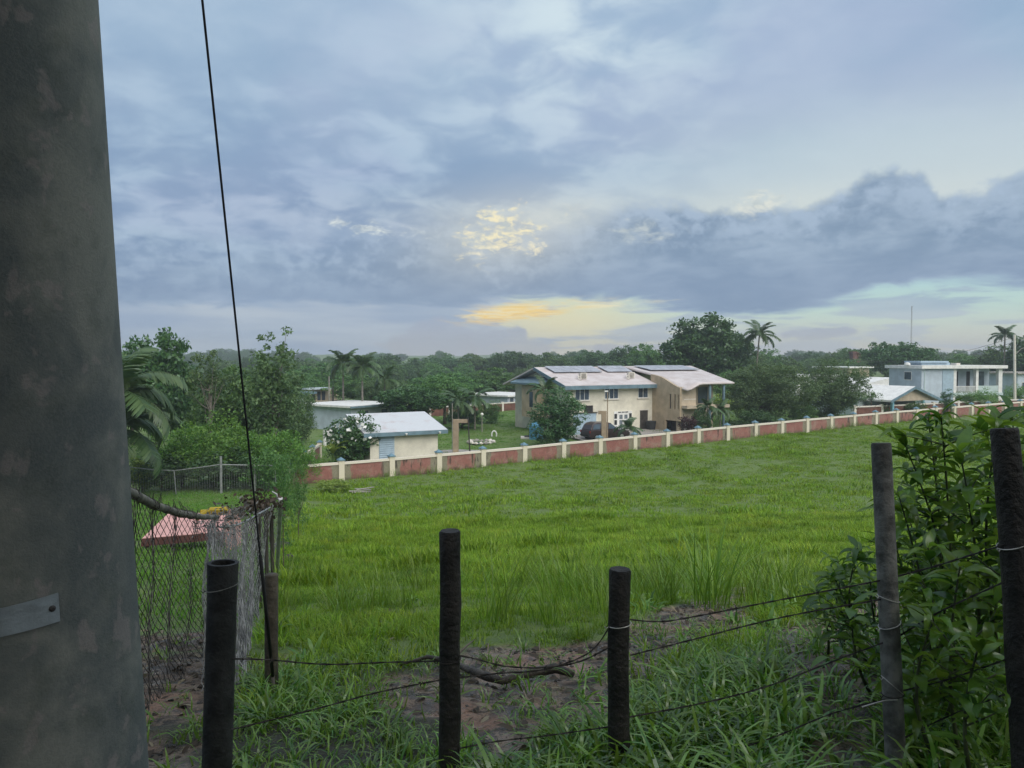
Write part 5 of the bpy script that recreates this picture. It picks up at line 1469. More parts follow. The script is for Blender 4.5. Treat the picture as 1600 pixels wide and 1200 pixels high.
# ------------------------------------------------------------------ the dark car
PAINT = mat('dark_maroon_paint', (0.040, 0.026, 0.028), 0.28, 0.1, 1.0, spec=0.6)
TYRE = mat('tyre', (0.02, 0.02, 0.02), 0.9, 0.1, 3.0)
q = gx(914, 71.3); q.z += 0.10
car = thing('parked_car', 'dark maroon estate car parked before the garage door', 'car', q, HR - 0.05)
W = 1.75
def body_section(prof, y0, y1, mb):
    mb.prism([(x, y0, z) for x, z in prof], (0, y1 - y0, 0))
low = [(0.0, 0.38), (0.05, 0.72), (0.12, 0.98), (3.35, 0.98), (4.25, 0.86), (4.52, 0.70), (4.55, 0.40), (4.3, 0.28), (0.2, 0.28)]
mb = MB(); body_section(low, -W / 2, W / 2, mb)
body = mb.build('body', PAINT, car)
bm_ = bpy.data.meshes.get('body')
cab = [(0.14, 0.982), (0.34, 1.45), (0.60, 1.63), (1.0, 1.70), (2.15, 1.68), (2.5, 1.60), (3.35, 0.982)]
mb = MB(); n = len(cab)
a = mb.addv([(x, -W / 2 + 0.02 + (z - 0.98) * 0.22, z) for x, z in cab]); b = mb.addv([(x, W / 2 - 0.02 - (z - 0.98) * 0.22, z) for x, z in cab])
mb.face([a + k for k in range(n)]); mb.face([b + k for k in range(n)][::-1])
for k in range(n): mb.face((a + k, b + k, b + (k + 1) % n, a + (k + 1) % n))
mb.build('cabin', PAINT, car)
for o in (car.children[0], car.children[1]):
    md = o.modifiers.new('bevel', 'BEVEL'); md.width = 0.06; md.segments = 3; md.limit_method = 'ANGLE'
def side_pt(x, z, s): return (x, s * (-(W / 2 - 0.02 - (z - 0.98) * 0.22) - 0.006), z)
for s in (1, -1):
    for pts in ([(0.42, 1.06), (1.18, 1.06), (1.18, 1.55), (0.70, 1.54), (0.50, 1.40)], [(1.26, 1.06), (2.12, 1.06), (2.08, 1.56), (1.26, 1.56)], [(2.20, 1.06), (3.10, 1.06), (2.50, 1.50), (2.20, 1.54)]):
        mb = MB(); mb.prism([side_pt(x, z, s) for x, z in pts], (0, 0.004 * s, 0)); mb.build('side_window', M['glass'], car)
    for wx in (0.82, 3.62):
        wh = thing('wheel', None, None, (wx, -s * (W / 2 - 0.11), 0.33)); wh.parent = car; wh.rotation_euler = (PI / 2, 0, 0)
        MB().lathe([(0.20, -0.11), (0.31, -0.11), (0.335, -0.07), (0.335, 0.07), (0.31, 0.11), (0.20, 0.11)], 20).build('tyre', TYRE, wh)
        MB().lathe([(0.06, -0.125), (0.19, -0.118), (0.20, -0.10), (0.20, 0.10), (0.19, 0.118), (0.06, 0.125)], 14).build('rim', M['alu'], wh)
    MB().tube([side_pt(2.46, 1.58, s), side_pt(3.28, 1.0, s)], 0.028, 5).build('windscreen_trim', M['white'], car)
    MB().box(0.0, 0.10, -s * 0.85 - 0.03, -s * 0.85 + 0.03, 0.72, 0.95).build('tail_light', mat('tail_lamp', (0.25, 0.02, 0.02), 0.3), car)
    MB().box(4.40, 4.56, -s * 0.62 - 0.16, -s * 0.62 + 0.16, 0.62, 0.74).build('headlight', M['white'], car)
    MB().box(2.75, 2.9, min(-s * 0.90, -s * 1.05), max(-s * 0.90, -s * 1.05), 1.02, 1.16).build('mirror', PAINT, car)
MB().hexa([(3.30, -0.70, 1.03), (3.33, 0.70, 1.03), (3.32, 0.70, 1.03), (3.29, -0.70, 1.03), (2.53, -0.62, 1.60), (2.53, 0.62, 1.60), (2.52, 0.62, 1.60), (2.52, -0.62, 1.60)]).build('windscreen', M['glass'], car)
MB().box(-0.03, 0.06, -0.80, 0.80, 0.40, 0.56).build('bumper', M['dark'], car)

# ------------------------------------------------------------------ fence at the back of the left lawn
fz = [(203, 729), (272, 735), (345, 713), (398, 727), (430, 728)]
D_ = 45.0
pts = [at(a, b, D_) for a, b in fz]
P0 = pts[0]
lf = thing('pipe_fence', 'old galvanised pipe and wire fence across the back of the left lawn', 'fence', (P0.x, P0.y, tz(P0.x, P0.y)))
o0 = Vector(lf.location)
for k, (p, rr, lean) in enumerate(zip(pts, (0.035, 0.035, 0.075, 0.035, 0.035), (0, -0.12, 0, 0, 0))):
    gz = tz(p.x, p.y)
    MB().tube([(p.x - o0.x - lean, 0, gz - o0.z - 0.3), (p.x - o0.x, 0, p.z - o0.z)], rr, 7).build('post', M['galv'], lf)
rail = [at(203, 730, D_), at(238, 734, D_), at(272, 735.5, D_), at(308, 731, D_), at(343, 726, D_)]
MB().tube([p - o0 for p in rail], 0.035, 6).build('rail', M['galv'], lf)
MB().tube([at(347, 726, D_) - o0, at(430, 727.5, D_) - o0], 0.03, 6).build('rail', M['galv'], lf)
mb = MB()
x0, x1 = P0.x - o0.x, pts[-1].x - o0.x
for k in range(60):
    xx = x0 + (x1 - x0) * k / 59
    top = float(np.interp(xx + o0.x, [p.x for p in rail] + [pts[-1].x], [p.z for p in rail] + [at(430, 727.5, D_).z])) - o0.z
    bz = tz(xx + o0.x, D_) - o0.z
    mb.tube([(xx, 0.01, bz), (xx + 0.1, 0.01, top)], 0.004, 3, False); mb.tube([(xx + 0.1, -0.01, bz), (xx, -0.01, top)], 0.004, 3, False)
tag(mb.build('chain_link', M['galv'], lf), kind='stuff')

# pink play structure on the left lawn
PINK = mat('faded_pink_paint', (0.64, 0.36, 0.33), 0.7, 0.08, 3.0, 0.1, 20)
DRED = mat('dark_red_timber', (0.10, 0.045, 0.04), 0.85, 0.15, 4.0)
YEL = mat('yellow_plastic', (0.45, 0.33, 0.03), 0.5, 0.1, 3.0)
y_ = 19.0
c0, c1, c2, c3 = at(222, 841, y_), at(352, 830, y_ + 0.8), at(352, 800, y_ + 3.0), at(262, 803, y_ + 2.4)
base = Vector((c0.x, c0.y, tz(c0.x, c0.y)))
pk = thing('play_ramp', 'faded pink ramp with dark red edge on the left lawn behind the chain link', 'ramp', base)
lo = [c0 - base, c1 - base, c2 - base, c3 - base]
dn = Vector((0, 0, -0.10))
MB().hexa([p + dn for p in lo] + lo).build('panel', PINK, pk)
e = Vector((0, -0.03, 0))
MB().hexa([lo[0] + dn * 2 + e * 2, lo[1] + dn * 2 + e * 2, lo[1] + dn * 2 + e * .2, lo[0] + dn * 2 + e * .2, lo[0] + e * 2 + dn * .1, lo[1] + e * 2 + dn * .1, lo[1] + e * .2 + dn * .1, lo[0] + e * .2 + dn * .1]).build('edge_board', DRED, pk)
for px_, py_, Y_ in ((230, 845, y_ + 0.1), (345, 836, y_ + 0.9), (268, 815, y_ + 2.3), (346, 812, y_ + 2.8)):
    q = at(px_, py_, Y_); gz = tz(q.x, q.y)
    MB().box(q.x - base.x - 0.04, q.x - base.x + 0.04, q.y - base.y - 0.04, q.y - base.y + 0.04, gz - base.z - 0.1, q.z - base.z).build('leg', DRED, pk)
d0, d1 = at(352, 823, y_ + 1.0), at(375, 797, y_ + 1.0)
pb = thing('play_block', 'pink upright panel with yellow top rail behind the chain link', 'play panel', (d0.x, d0.y, tz(d0.x, d0.y)))
zt = d1.z - pb.location.z; wv = d1.x - d0.x
MB().box(0, wv, 0, 0.08, -0.05, zt).build('panel', PINK, pb)
MB().tube([(-0.75, -0.05, zt - 0.22), (-0.35, -0.06, zt + 0.02), (0.12, -0.06, zt + 0.04)], 0.07, 8).build('rail', YEL, pb)
MB().box(-0.70, 0.05, 0.10, 0.16, zt - 0.16, zt - 0.02).build('rail', YEL, pb)

# ------------------------------------------------------------------ chain link fence on the left
WIRE = mat('rusty_wire', (0.095, 0.085, 0.075), 0.75, 0.3, 8.0, metal=0.2)
NET = mat('old_grey_netting', (0.22, 0.22, 0.21), 0.9, 0.25, 6.0)
cf = thing('chain_link_fence', 'sagging chain link fence with bent top rail on the left', 'fence', (CLB.x, CLB.y, tz(CLB.x, CLB.y)))
o0 = Vector(cf.location)
def L_(p): return Vector(p) - o0
def zig_sheet(name, top, bot, nw, nh, rad, m, ripple=0.02, seed=0, spikes=True):
    """diamond mesh between two curves (lists of points)"""
    rnd = random.Random(seed); mb = MB()
    def cur(c, t):
        f = t * (len(c) - 1); i = min(int(f), len(c) - 2); return c[i].lerp(c[i + 1], f - i)
    pn = {}
    def pt(i, j):
        k = (i, j)
        if k not in pn:
            t = (i + 0.5) / nw; v = j / nh
            a, b = cur(top, t), cur(bot, t)
            p = a.lerp(b, v) + Vector((ripple * math.sin(t * 31 + v * 5), ripple * math.sin(t * 23 - v * 7), -0.0))
            pn[k] = p + Vector((rnd.uniform(-1, 1), rnd.uniform(-1, 1), rnd.uniform(-1, 1))) * rad * 1.6
        return pn[k]
    for i in range(nw):
        line = [pt(i + (j % 2) - (1 if j % 2 and i == nw else 0), j) for j in range(nh + 1)]
        if spikes:
            line = [line[0] + Vector((rnd.uniform(-.02, .02), 0, rnd.uniform(0.03, 0.07)))] + line
        mb.tube(line, rad, 3, False)
        if i % 1 == 0:
            line = [pt(i + 1 - (j % 2), j) for j in range(nh + 1)]
            mb.tube(line, rad, 3, False)
    o = mb.build(name, m, cf); o['kind'] = 'stuff'; return o
tops = [at(150, 752, 3.5), at(205, 770, 4.0), at(240, 789, 4.55), at(280, 802, 5.25), at(318, 808, 6.1)]
bots = [Vector((p.x + 0.02, p.y, tz(p.x, p.y) - 0.02)) for p in tops]
zig_sheet('chain_link', [L_(p) for p in tops], [L_(p) for p in bots], 30, 16, 0.0027, WIRE, 0.015, 1)
MB().tube([L_(p) for p in tops] + [L_(at(340, 808, 6.7))], [0.024, 0.026, 0.026, 0.025, 0.022, 0.02], 8).build('top_rail', mat('lichened_pipe', (0.20, 0.19, 0.16), 0.8, 0.25, 9.0, 0.3, 30), cf, True)
mb = MB(); rn = random.Random(9)
for k in range(14):          # wire ties round the rail
    f = rn.uniform(0.1, 3.9); i = int(f); p = L_(tops[i].lerp(tops[i + 1], f - i))
    mb.tube([p + Vector((0.032 * math.cos(a), 0.01 * a / 6, 0.032 * math.sin(a))) for a in np.linspace(0, 5.6, 8)] + [p + Vector((rn.uniform(-.05, .05), 0, rn.uniform(0.04, 0.1)))], 0.0028, 4)
tag(mb.build('wire_tie', WIRE, cf), kind='stuff')
t2 = [at(322, 810, 6.2), at(345, 826, 7.0), at(372, 822, 8.4), at(392, 812, 9.6), at(412, 800, 11.0), at(434, 788, 13.0)]
b2 = [G(338, 1085), G(372, 1075), G(384, 1040), G(392, 1000), G(405, 955), G(427, 892)]
zig_sheet('chain_link', [L_(p) for p in t2], [L_(p) for p in b2], 64, 18, 0.0036, NET, 0.03, 2)
zig_sheet('netting', [L_(p + Vector((-0.03, 0.0, -0.02))) for p in t2[:5]], [L_(p + Vector((-0.05, 0, 0.02))) for p in b2[:5]], 64, 24, 0.0024, NET, 0.04, 3, False)
MB().tube([L_(p + Vector((0, 0, 0.015))) for p in t2[1:]], 0.012, 6).build('tension_wire', M['galv'], cf)
e1 = at(437, 783, 13.0)
MB().tube([L_(Vector((CLB.x + 0.05, CLB.y, tz(CLB.x, CLB.y) - 0.3))), L_(e1 + Vector((0.02, 0, 0.05)))], 0.036, 8).build('post', M['galv'], cf)
MB().tube([L_(e1 + Vector((0, 0, 0.0))), L_(at(432, 772, 13.0)), L_(at(425, 768, 13.0))], [0.022, 0.018, 0.012], 6).build('post_top', M['galv'], cf)
for px_, py_, Y_ in ((404, 806, 10.4), (415, 800, 11.2), (424, 796, 12.0)):
    p = at(px_, py_, Y_); q = gx(px_ - 1, Y_)
    MB().tube([L_(q - Vector((0, 0, 0.2))), L_(p)], 0.03, 6).build('post', M['bronze'], cf)
# dead vine tangle over the end of the chain link
r = np.random.default_rng(11)
vp = at(402, 797, 12.0)
C = r.normal(0, 1, (520, 3)) * np.array([0.17, 0.28, 0.10])
V, F = leaf_quads(C, 0.085, r, 0.1, 0.6)
vt = thing('dead_vine', 'dark dead vine heaped on the far end of the chain link fence', 'vine', vp + Vector((0, 0, 0.05)))
tag(link('leaves', np_mesh('dead_vine', V, F, L_DRY), vt), kind='stuff')
mb = MB(); rn = random.Random(3)
for k in range(12):
    a = Vector((rn.uniform(-.2, .2), rn.uniform(-.4, .4), 0.05)); mb.tube([a, a + Vector((rn.uniform(-.1, .1), 0, -0.25)), a + Vector((rn.uniform(-.1, .1), 0, -0.7))], 0.008, 4)
mb.build('stem', BARK, vt)
p2 = at(350, 812, 6.8)
C = r.normal(0, 1, (420, 3)) * np.array([0.10, 0.22, 0.05]); V, F = leaf_quads(C, 0.05, r, 0.1, 0.3)
vt2 = thing('dry_creeper', 'grey dry creeper bunched on the chain link beside the bent rail', 'vine', p2)
tag(link('leaves', np_mesh('dry_creeper', V, F, NET), vt2), kind='stuff')

# ------------------------------------------------------------------ concrete utility pole, its plate and guy wire
def pole_material():
    m = bpy.data.materials.new('old_concrete'); m.use_nodes = True
    gg = NG(m.node_tree); b = m.node_tree.nodes['Principled BSDF']
    tcn = gg.n.new('ShaderNodeTexCoord'); P = tcn.outputs['Object']
    n1 = gg.noise(P, 3.5, 6, 0.62, 0.4); n2 = gg.noise(P, 14, 5, 0.6); n3 = gg.noise(P, 170, 3, 0.7); n4 = gg.noise(gg.vm('MULTIPLY', P, (1, 1, 0.85)), 15.0, 4, 0.55, 0.3)
    c = gg.mix(gg.sm(n1, 0.38, 0.62), (0.120, 0.134, 0.124), (0.270, 0.266, 0.220))
    c = gg.mix(gg.mul(gg.sm(n2, 0.5, 0.7), 0.35), c, (0.060, 0.074, 0.050))
    c = gg.mix(gg.mul(gg.sm(gg.add(n4, gg.mul(gg.sub(n2, 0.5), 0.16)), 0.575, 0.64), 0.45), c, (0.37, 0.305, 0.275))
    c = gg.mix(gg.mul(gg.sm(n3, 0.42, 0.64), 0.40), c, (0.19, 0.19, 0.17))
    gg.l.new(c, b.inputs['Base Color']); b.inputs['Roughness'].default_value = 0.9
    bn = gg.n.new('ShaderNodeBump'); bn.inputs['Strength'].default_value = 0.35; bn.inputs['Distance'].default_value = 0.006
    gg.l.new(gg.add(n3, gg.mul(n2, 1.5)), bn.inputs['Height']); gg.l.new(bn.outputs[0], b.inputs['Normal'])
    return m
PY = 1.52
pb_, pt_ = at(232, 1200, PY), at(153, 0, PY)
# visible edge is tangent: centre the axis one radius (plus the tangent offset) to the left
rb, rtp = 0.235, 0.215
slope = (pt_.x - pb_.x) / (pt_.z - pb_.z)
def edge_x(z): return pb_.x + slope * (z - pb_.z)
def axis_x(z, r): return edge_x(z) - r * 1.12
zg = tz(-0.9, PY) - 0.6; zt = CAMZ + 7.6
r_top = 0.15
lowp = Vector((axis_x(zg, 0.25), PY, zg)); 
r_at = lambda z: 0.245 + (0.205 - 0.245) * (z - zg) / (CAMZ + 0.8 - zg) if z < CAMZ + 0.8 else 0.205 - 0.012 * (z - CAMZ - 0.8)
up = thing('utility_pole', 'massive mottled concrete utility pole filling the left edge', 'utility pole', lowp)
zs = [zg + (zt - zg) * k / 24 for k in range(25)]
mb = MB().tube([Vector((axis_x(z, r_at(z)), PY, z)) - lowp for z in zs], [r_at(z) for z in zs], 48)
mb.build('shaft', pole_material(), up, True)
# riveted metal plate on the pole, facing the camera
pc = at(38, 966, PY - 0.24); zc = pc.z
PLATE = mat('dull_metal_plate', (0.33, 0.36, 0.365), 0.45, 0.2, 6.0, 0.2, 30, metal=0.4)
ax = axis_x(zc, r_at(zc)); rr = r_at(zc) + 0.003
mb = MB()
def on_pole(a, z): return Vector((ax + rr * math.sin(a) + slope * (z - zc), PY - rr * math.cos(a), z)) - lowp
def ang_of(px, py):      # angle round the shaft seen at a pixel
    best = min((abs((PY - rr * math.cos(a)) * (px - 800) / FPX - (ax + rr * math.sin(a))), a) for a in np.linspace(-0.9, 1.5, 400)); return best[1]
aL, aR = ang_of(-40, 965), ang_of(84, 965)
zR0, zR1, zL0, zL1 = at(91, 988, PY - 0.2).z, at(91, 942, PY - 0.2).z, at(-40, 1004, PY - 0.22).z, at(-40, 960, PY - 0.22).z
nseg = 8
for k in range(nseg + 1):
    t = k / nseg; a = aL + (aR - aL) * t
    for zz in (zL0 + (zR0 - zL0) * t, zL1 + (zR1 - zL1) * t): mb.addv([on_pole(a, zz)])
for k in range(nseg): mb.face((2 * k, 2 * k + 2, 2 * k + 3, 2 * k + 1))
pl = mb.build('name_plate', PLATE, up)
md = pl.modifiers.new('thick', 'SOLIDIFY'); md.thickness = 0.003; md.offset = 1
q = on_pole(aL + (aR - aL) * 0.9, zR0 + (zR1 - zR0) * 0.5)
nl = MB().lathe([(0.006, 0), (0.006, 0.004), (0.003, 0.006)], 10); no = nl.build('nail', M['bronze'], pl); no.location = q
no.rotation_euler = Vector((math.sin(aR), -math.cos(aR), 0)).to_track_quat('Z', 'Y').to_euler()
# guy wire
gp = G(430, 1092)
gt_ = at(316, 0, gp.y * 0.70)
dirv = (gt_ - gp)
tend = (PY + 0.05 - gp.y) / dirv.y
gend = gp + dirv * tend
gw_o = thing('guy_wire', 'dark guy wire slanting down beside the short post', 'wire', gp)
MB().tube([(0, 0, -0.15)] + [dirv * tend * t for t in (0.02, 0.25, 0.5, 0.75, 1.0)], 0.0052, 8).build('cable', mat('dark_cable', (0.035, 0.035, 0.04), 0.6, 0.2, 20.0), gw_o, True)
MB().tube([dirv * tend * t for t in (0.02, 0.13)], 0.010, 8).build('guard', mat('black_sleeve', (0.018, 0.018, 0.018), 0.6), gw_o, True)
MB().tube([Vector((0, 0, -0.2)), dirv * tend * 0.022], 0.010, 8).build('anchor_rod', WIRE, gw_o, True)

# ------------------------------------------------------------------ barbed wire fence
WOOD = mat('wet_dark_wood', (0.038, 0.033, 0.028), 0.7, 0.35, 9.0, 0.9, 40, col2=(0.014, 0.013, 0.011))
PIPE = mat('dirty_grey_pipe', (0.22, 0.215, 0.195), 0.75, 0.25, 10.0, 0.4, 60, col2=(0.070, 0.068, 0.060))
PIPE2 = mat('blackened_pipe', (0.040, 0.040, 0.038), 0.7, 0.3, 10.0, 0.4, 60, col2=(0.015, 0.015, 0.014))
BW = mat('barbed_wire', (0.050, 0.042, 0.036), 0.7, 0.3, 30.0, metal=0.3)
TIE = mat('bright_tie_wire', (0.50, 0.48, 0.44), 0.45, 0.15, 20.0, metal=0.5)
bf = thing('barbed_wire_fence', 'barbed wire fence of five uneven posts across the foreground', 'fence', gx(702, 3.1))
o0 = Vector(bf.location)
posts = {}
def fence_post(key, tx0, tx1, ty, bx, Y, dY, m, label, hollow=False, n=20, knots=True):
    c = at((tx0 + tx1) / 2, ty, Y); r0 = (tx1 - tx0) / 2 / FPX * Y
    b = at(bx, 1200, Y + dY)
    d = (c - b)
    foot = c - d * ((c.z - (tz(b.x, Y) - 0.35)) / d.z)
    rnd = random.Random(key)
    N = 9
    pts = []; rad = []
    for k in range(N + 1):
        t = k / N; p = foot.lerp(c, t)
        if knots: p = p + Vector((rnd.uniform(-1, 1), rnd.uniform(-1, 1), 0)) * 0.006
        pts.append(p - o0); rad.append(r0 * (1.0 + (0.06 * (1 - t) if knots else 0.02 * (1 - t))) * (1 + (rnd.uniform(-.04, .04) if knots else 0)))
    pts[-1] = c - o0
    mb = MB()
    if hollow:
        rad[-1] = r0 * 1.05; rad[-2] = r0
        ax_ = (pts[-1] - pts[-2]).normalized()
        pts.append(pts[-1]); rad.append(r0 * 0.80); pts.append(pts[-2] - ax_ * 0.35); rad.append(r0 * 0.78)
        # build rings by hand to keep the inner wall
        rings = []
        u = ax_.cross(Vector((0, 1, 0))).normalized(); w = ax_.cross(u)
        for p, q in zip(pts, rad):
            rings.append(mb.addv([p + (u * math.cos(2 * PI * j / 28) + w * math.sin(2 * PI * j / 28)) * q for j in range(28)]))
        for a, b2_ in zip(rings, rings[1:]):
            for j in range(28): mb.face((a + j, a + (j + 1) % 28, b2_ + (j + 1) % 28, b2_ + j))
        mb.face([rings[-1] + j for j in range(28)])
    else:
        top = pts[-1]; ax_ = (pts[-1] - pts[-2]).normalized()
        pts = pts[:-1] + [top - ax_ * 0.008, top]; rad = rad[:-1] + [rad[-1], rad[-1] * 0.90]
        mb.tube(pts, rad, n, True, 0.035 if knots else 0.0, rnd)
    o = mb.build('fence_post', m, bf, True)
    es = o.modifiers.new('edge', 'EDGE_SPLIT'); es.split_angle = R(45)
    o['label'] = label
    posts[key] = (foot, c, r0, o)
fence_post('p1', 326, 371, 879, 339, 2.95, -0.02, PIPE2, 'hollow blackened pipe post with open ring top', True, knots=False)
fence_post('p2', 686.5, 719.5, 829, 703, 3.10, 0.0, WOOD, 'tall dark wooden post in the middle')
fence_post('p3', 952, 986, 889, 967, 3.10, 0.0, WOOD, 'shorter dark wooden post right of the middle')
fence_post('p4', 1362, 1391.5, 692, 1400, 3.05, -0.10, PIPE, 'grey pipe post leaning left', False, 26, knots=False)
fence_post('p5', 1549, 1590, 669, 1608, 2.65, -0.1, WOOD, 'thick dark wooden post at the right edge')
def on_post(key, py, side=0.0):
    foot, c, r0, o = posts[key]
    # point on the camera side of the post at image row py
    best = None
    for t in np.linspace(0, 1, 300):
        p = foot.lerp(c, t); rel = p - Vector((0, 0, CAMZ)); yy = rel.y * CP - rel.z * SP; row = 600 - FPX * (rel.z * CP + rel.y * SP) / yy
        if best is None or abs(row - py) < best[0]: best = (abs(row - py), p)
    return best[1] + Vector((side * r0, -r0 * (1.03 if side == 0 else 0.35), 0))
def strand(pts, seed, sag=0.0, rad=0.0021):
    """two twisted wires with barbs through the given points"""
    rnd = random.Random(seed)
    ln = [0.0]
    for a, b in zip(pts, pts[1:]): ln.append(ln[-1] + (b - a).length)
    fine = []
    n = max(8, int(ln[-1] / 0.02))
    for k in range(n + 1):
        s = ln[-1] * k / n
        i = max(j for j in range(len(ln) - 1) if ln[j] <= s + 1e-9); f = (s - ln[i]) / max(1e-6, ln[i + 1] - ln[i])
        # catmull-rom
        p0, p1, p2, p3 = pts[max(i - 1, 0)], pts[i], pts[i + 1], pts[min(i + 2, len(pts) - 1)]
        q = 0.5 * ((2 * p1) + (p2 - p0) * f + (2 * p0 - 5 * p1 + 4 * p2 - p3) * f * f + (3 * p1 - p0 - 3 * p2 + p3) * f ** 3)
        fine.append(q - o0)
    mb = MB()
    for ph in (0, PI):
        mb.tube([p + Vector((0, math.cos(k * 0.9 + ph), math.sin(k * 0.9 + ph))) * rad * 0.9 for k, p in enumerate(fine)], rad, 4, False)
    step = max(1, int(0.11 / 0.02))
    for k in range(3, len(fine) - 3, step):
        p = fine[k]; a = rnd.uniform(0, PI)
        for s in (a, a + 1.6):
            d = Vector((rnd.uniform(-.3, .3), math.cos(s), math.sin(s))).normalized() * 0.014
            mb.tube([p - d, p + d], [0.0011, 0.0011], 3, False)
        mb.tube([p + Vector((q * 0.004 - 0.006, 0.0045 * math.cos(q * 2.1), 0.0045 * math.sin(q * 2.1))) for q in range(4)], 0.0016, 3, False)
    return mb.build('barbed_strand', BW, bf)
A = at
strand([on_post('p1', 1027, 0.9), A(420, 1031, 3.0), A(510, 1038, 3.05), A(600, 1035, 3.08), on_post('p2', 1030, -0.9)], 1)
strand([on_post('p1', 1137, 0.9), A(395, 1132, 3.0), A(500, 1106, 3.05), A(590, 1082, 3.08), on_post('p2', 1060, -0.9)], 2)
strand([on_post('p2', 1022, 0.9), A(745, 1030, 3.1), A(790, 1041, 3.1), A(850, 1043, 3.1), A(905, 1034, 3.1), on_post('p3', 1008, -0.9)], 3)
strand([on_post('p2', 1056, 0.9), A(780, 1052, 3.1), A(850, 1046, 3.1), A(920, 1020, 3.1), on_post('p3', 975, -0.9)], 4)
strand([on_post('p2', 1166, 0.9), A(780, 1158, 3.1), A(850, 1150, 3.1), on_post('p3', 1133, -0.9)], 5)
strand([on_post('p3', 966, 0.9), A(1020, 971, 3.1), A(1060, 968, 3.1), A(1200, 941, 3.08), on_post('p4', 905, -0.9)], 6)
strand([on_post('p3', 1022, 0.9), A(1080, 1000, 3.1), A(1220, 965, 3.08), on_post('p4', 935, -0.9)], 7)
strand([on_post('p3', 1118, 0.9), A(1100, 1098, 3.1), A(1200, 1072, 3.1), A(1300, 1034, 3.07), on_post('p4', 1002, -0.9)], 8)
strand([on_post('p3', 1205, 0.9), A(1080, 1190, 3.1), A(1200, 1155, 3.08), A(1300, 1115, 3.05), on_post('p4', 1090, -0.9)], 9)
strand([on_post('p4', 900, 0.9), A(1460, 885, 2.9), on_post('p5', 850, -0.9)], 10)
strand([on_post('p4', 990, 0.9), A(1470, 955, 2.9), on_post('p5', 905, -0.9)], 11)
strand([on_post('p4', 1078, 0.9), A(1480, 1062, 2.9), on_post('p5', 1025, -0.9)], 12)
strand([on_post('p4', 1150, 0.9), A(1480, 1120, 2.9), on_post('p5', 1075, -0.9)], 13)
strand([on_post('p5', 1205, -0.5), A(1590, 1175, 2.55), A(1625, 1110, 2.45)], 14)
def ring_tie(key, py, m, tilt=0.0, tail=True):
    foot, c, r0, o = posts[key]; p = on_post(key, py) + Vector((0, r0 * 1.03, 0))
    pts = [p + Vector((math.cos(a) * (r0 + 0.002), math.sin(a) * (r0 + 0.002), tilt * math.cos(a) * r0)) for a in np.linspace(-PI, PI * 1.05, 30)]
    if tail: pts += [pts[-1] + Vector((-0.012, -0.01, -0.006)), pts[-1] + Vector((-0.02, -0.012, 0.004))]
    t = MB().tube([q - o0 for q in pts], 0.0020, 5).build('wire_tie', m, o); return t
ring_tie('p3', 975, TIE, 0.15); ring_tie('p1', 917, PIPE, 0.2)
ring_tie('p4', 935, TIE, -0.3); ring_tie('p4', 975, TIE, 0.4); ring_tie('p4', 1070, TIE, -0.9); ring_tie('p4', 1083, BW, 0.1); ring_tie('p5', 850, TIE, 0.4); ring_tie('p2', 1030, BW, 0.1)
# loose end of wire on the grey pipe post
q = on_post('p4', 1086) - o0
MB().tube([q, q + Vector((-0.05, 0, -0.004)), q + Vector((-0.08, 0, -0.012)), q + Vector((-0.14, 0, -0.03))], 0.003, 5).build('wire_end', TIE, bf)

# short post beside the guy wire
sp_ = G(424, 1088); c = at(424, 897, sp_.y)
spo = thing('short_post', 'short weathered wooden post standing by the guy wire', 'post', sp_)
mb = MB().tube([Vector((0, 0, -0.25)), Vector((0.002, 0, 0.3)), c - sp_ - Vector((0, 0, 0.006)), c - sp_], [0.040, 0.038, 0.038, 0.034], 14, True, 0.04, random.Random(2))
mb.build('post', mat('weathered_post', (0.10, 0.085, 0.062), 0.85, 0.25, 8.0, 0.6, 40), spo, True)

# ------------------------------------------------------------------ fallen branch, litter, stones
b0 = [G(625, 1046), G(668, 1040), G(705, 1045), G(730, 1056), G(762, 1066), G(785, 1072), G(830, 1062), G(868, 1056), G(895, 1060)]
fb = thing('fallen_branch', 'bare fallen branch lying on the mud behind the middle posts', 'branch', b0[0])
hz = [0.03, 0.06, 0.05, 0.04, 0.035, 0.03, 0.04, 0.045, 0.03]
mb = MB().tube([p - b0[0] + Vector((0, 0, h_)) for p, h_ in zip(b0, hz)], [0.008, 0.014, 0.016, 0.020, 0.026, 0.024, 0.028, 0.030, 0.022], 9, True, 0.12, random.Random(5))
mb.build('limb', mat('wet_branch', (0.085, 0.072, 0.058), 0.6, 0.3, 12.0, 0.6, 50, col2=(0.03, 0.026, 0.022)), fb, True)
tw = MB().tube([b0[2] - b0[0] + Vector((0, 0, 0.05)), G(728, 1030) - b0[0] + Vector((0, 0, 0.09)), G(742, 1020) - b0[0] + Vector((0, 0, 0.10))], [0.009, 0.007, 0.003], 6); tw.build('twig', BARK, fb, True)
def lance(name, L, W, droop, fold, m, n=6, bend0=0.25):
    V = []; F = []; ang = bend0; x = z = 0.0
    for k in range(n + 1):
        t = k / n; w = W * 0.5 * (math.sin(PI * t ** 0.8) ** 0.9 if 0 < t < 1 else 0.0) + (0.0012 if k == 0 else 0.0003)
        V += [(x, -w, z + w * fold), (x, 0, z), (x, w, z + w * fold)]
        x += math.cos(ang) * L / n; z += math.sin(ang) * L / n; ang -= droop / n
    for k in range(n):
        a = 3 * k; F += [(a, a + 1, a + 4, a + 3), (a + 1, a + 2, a + 5, a + 4)]
    return np_mesh(name, V, F, m, True)
L_STRAW = leaf_mat('straw', (0.16, 0.13, 0.085, 1), (0.30, 0.25, 0.17, 1), 0.2, 0.5, 0.04, 0.4, 0.6)
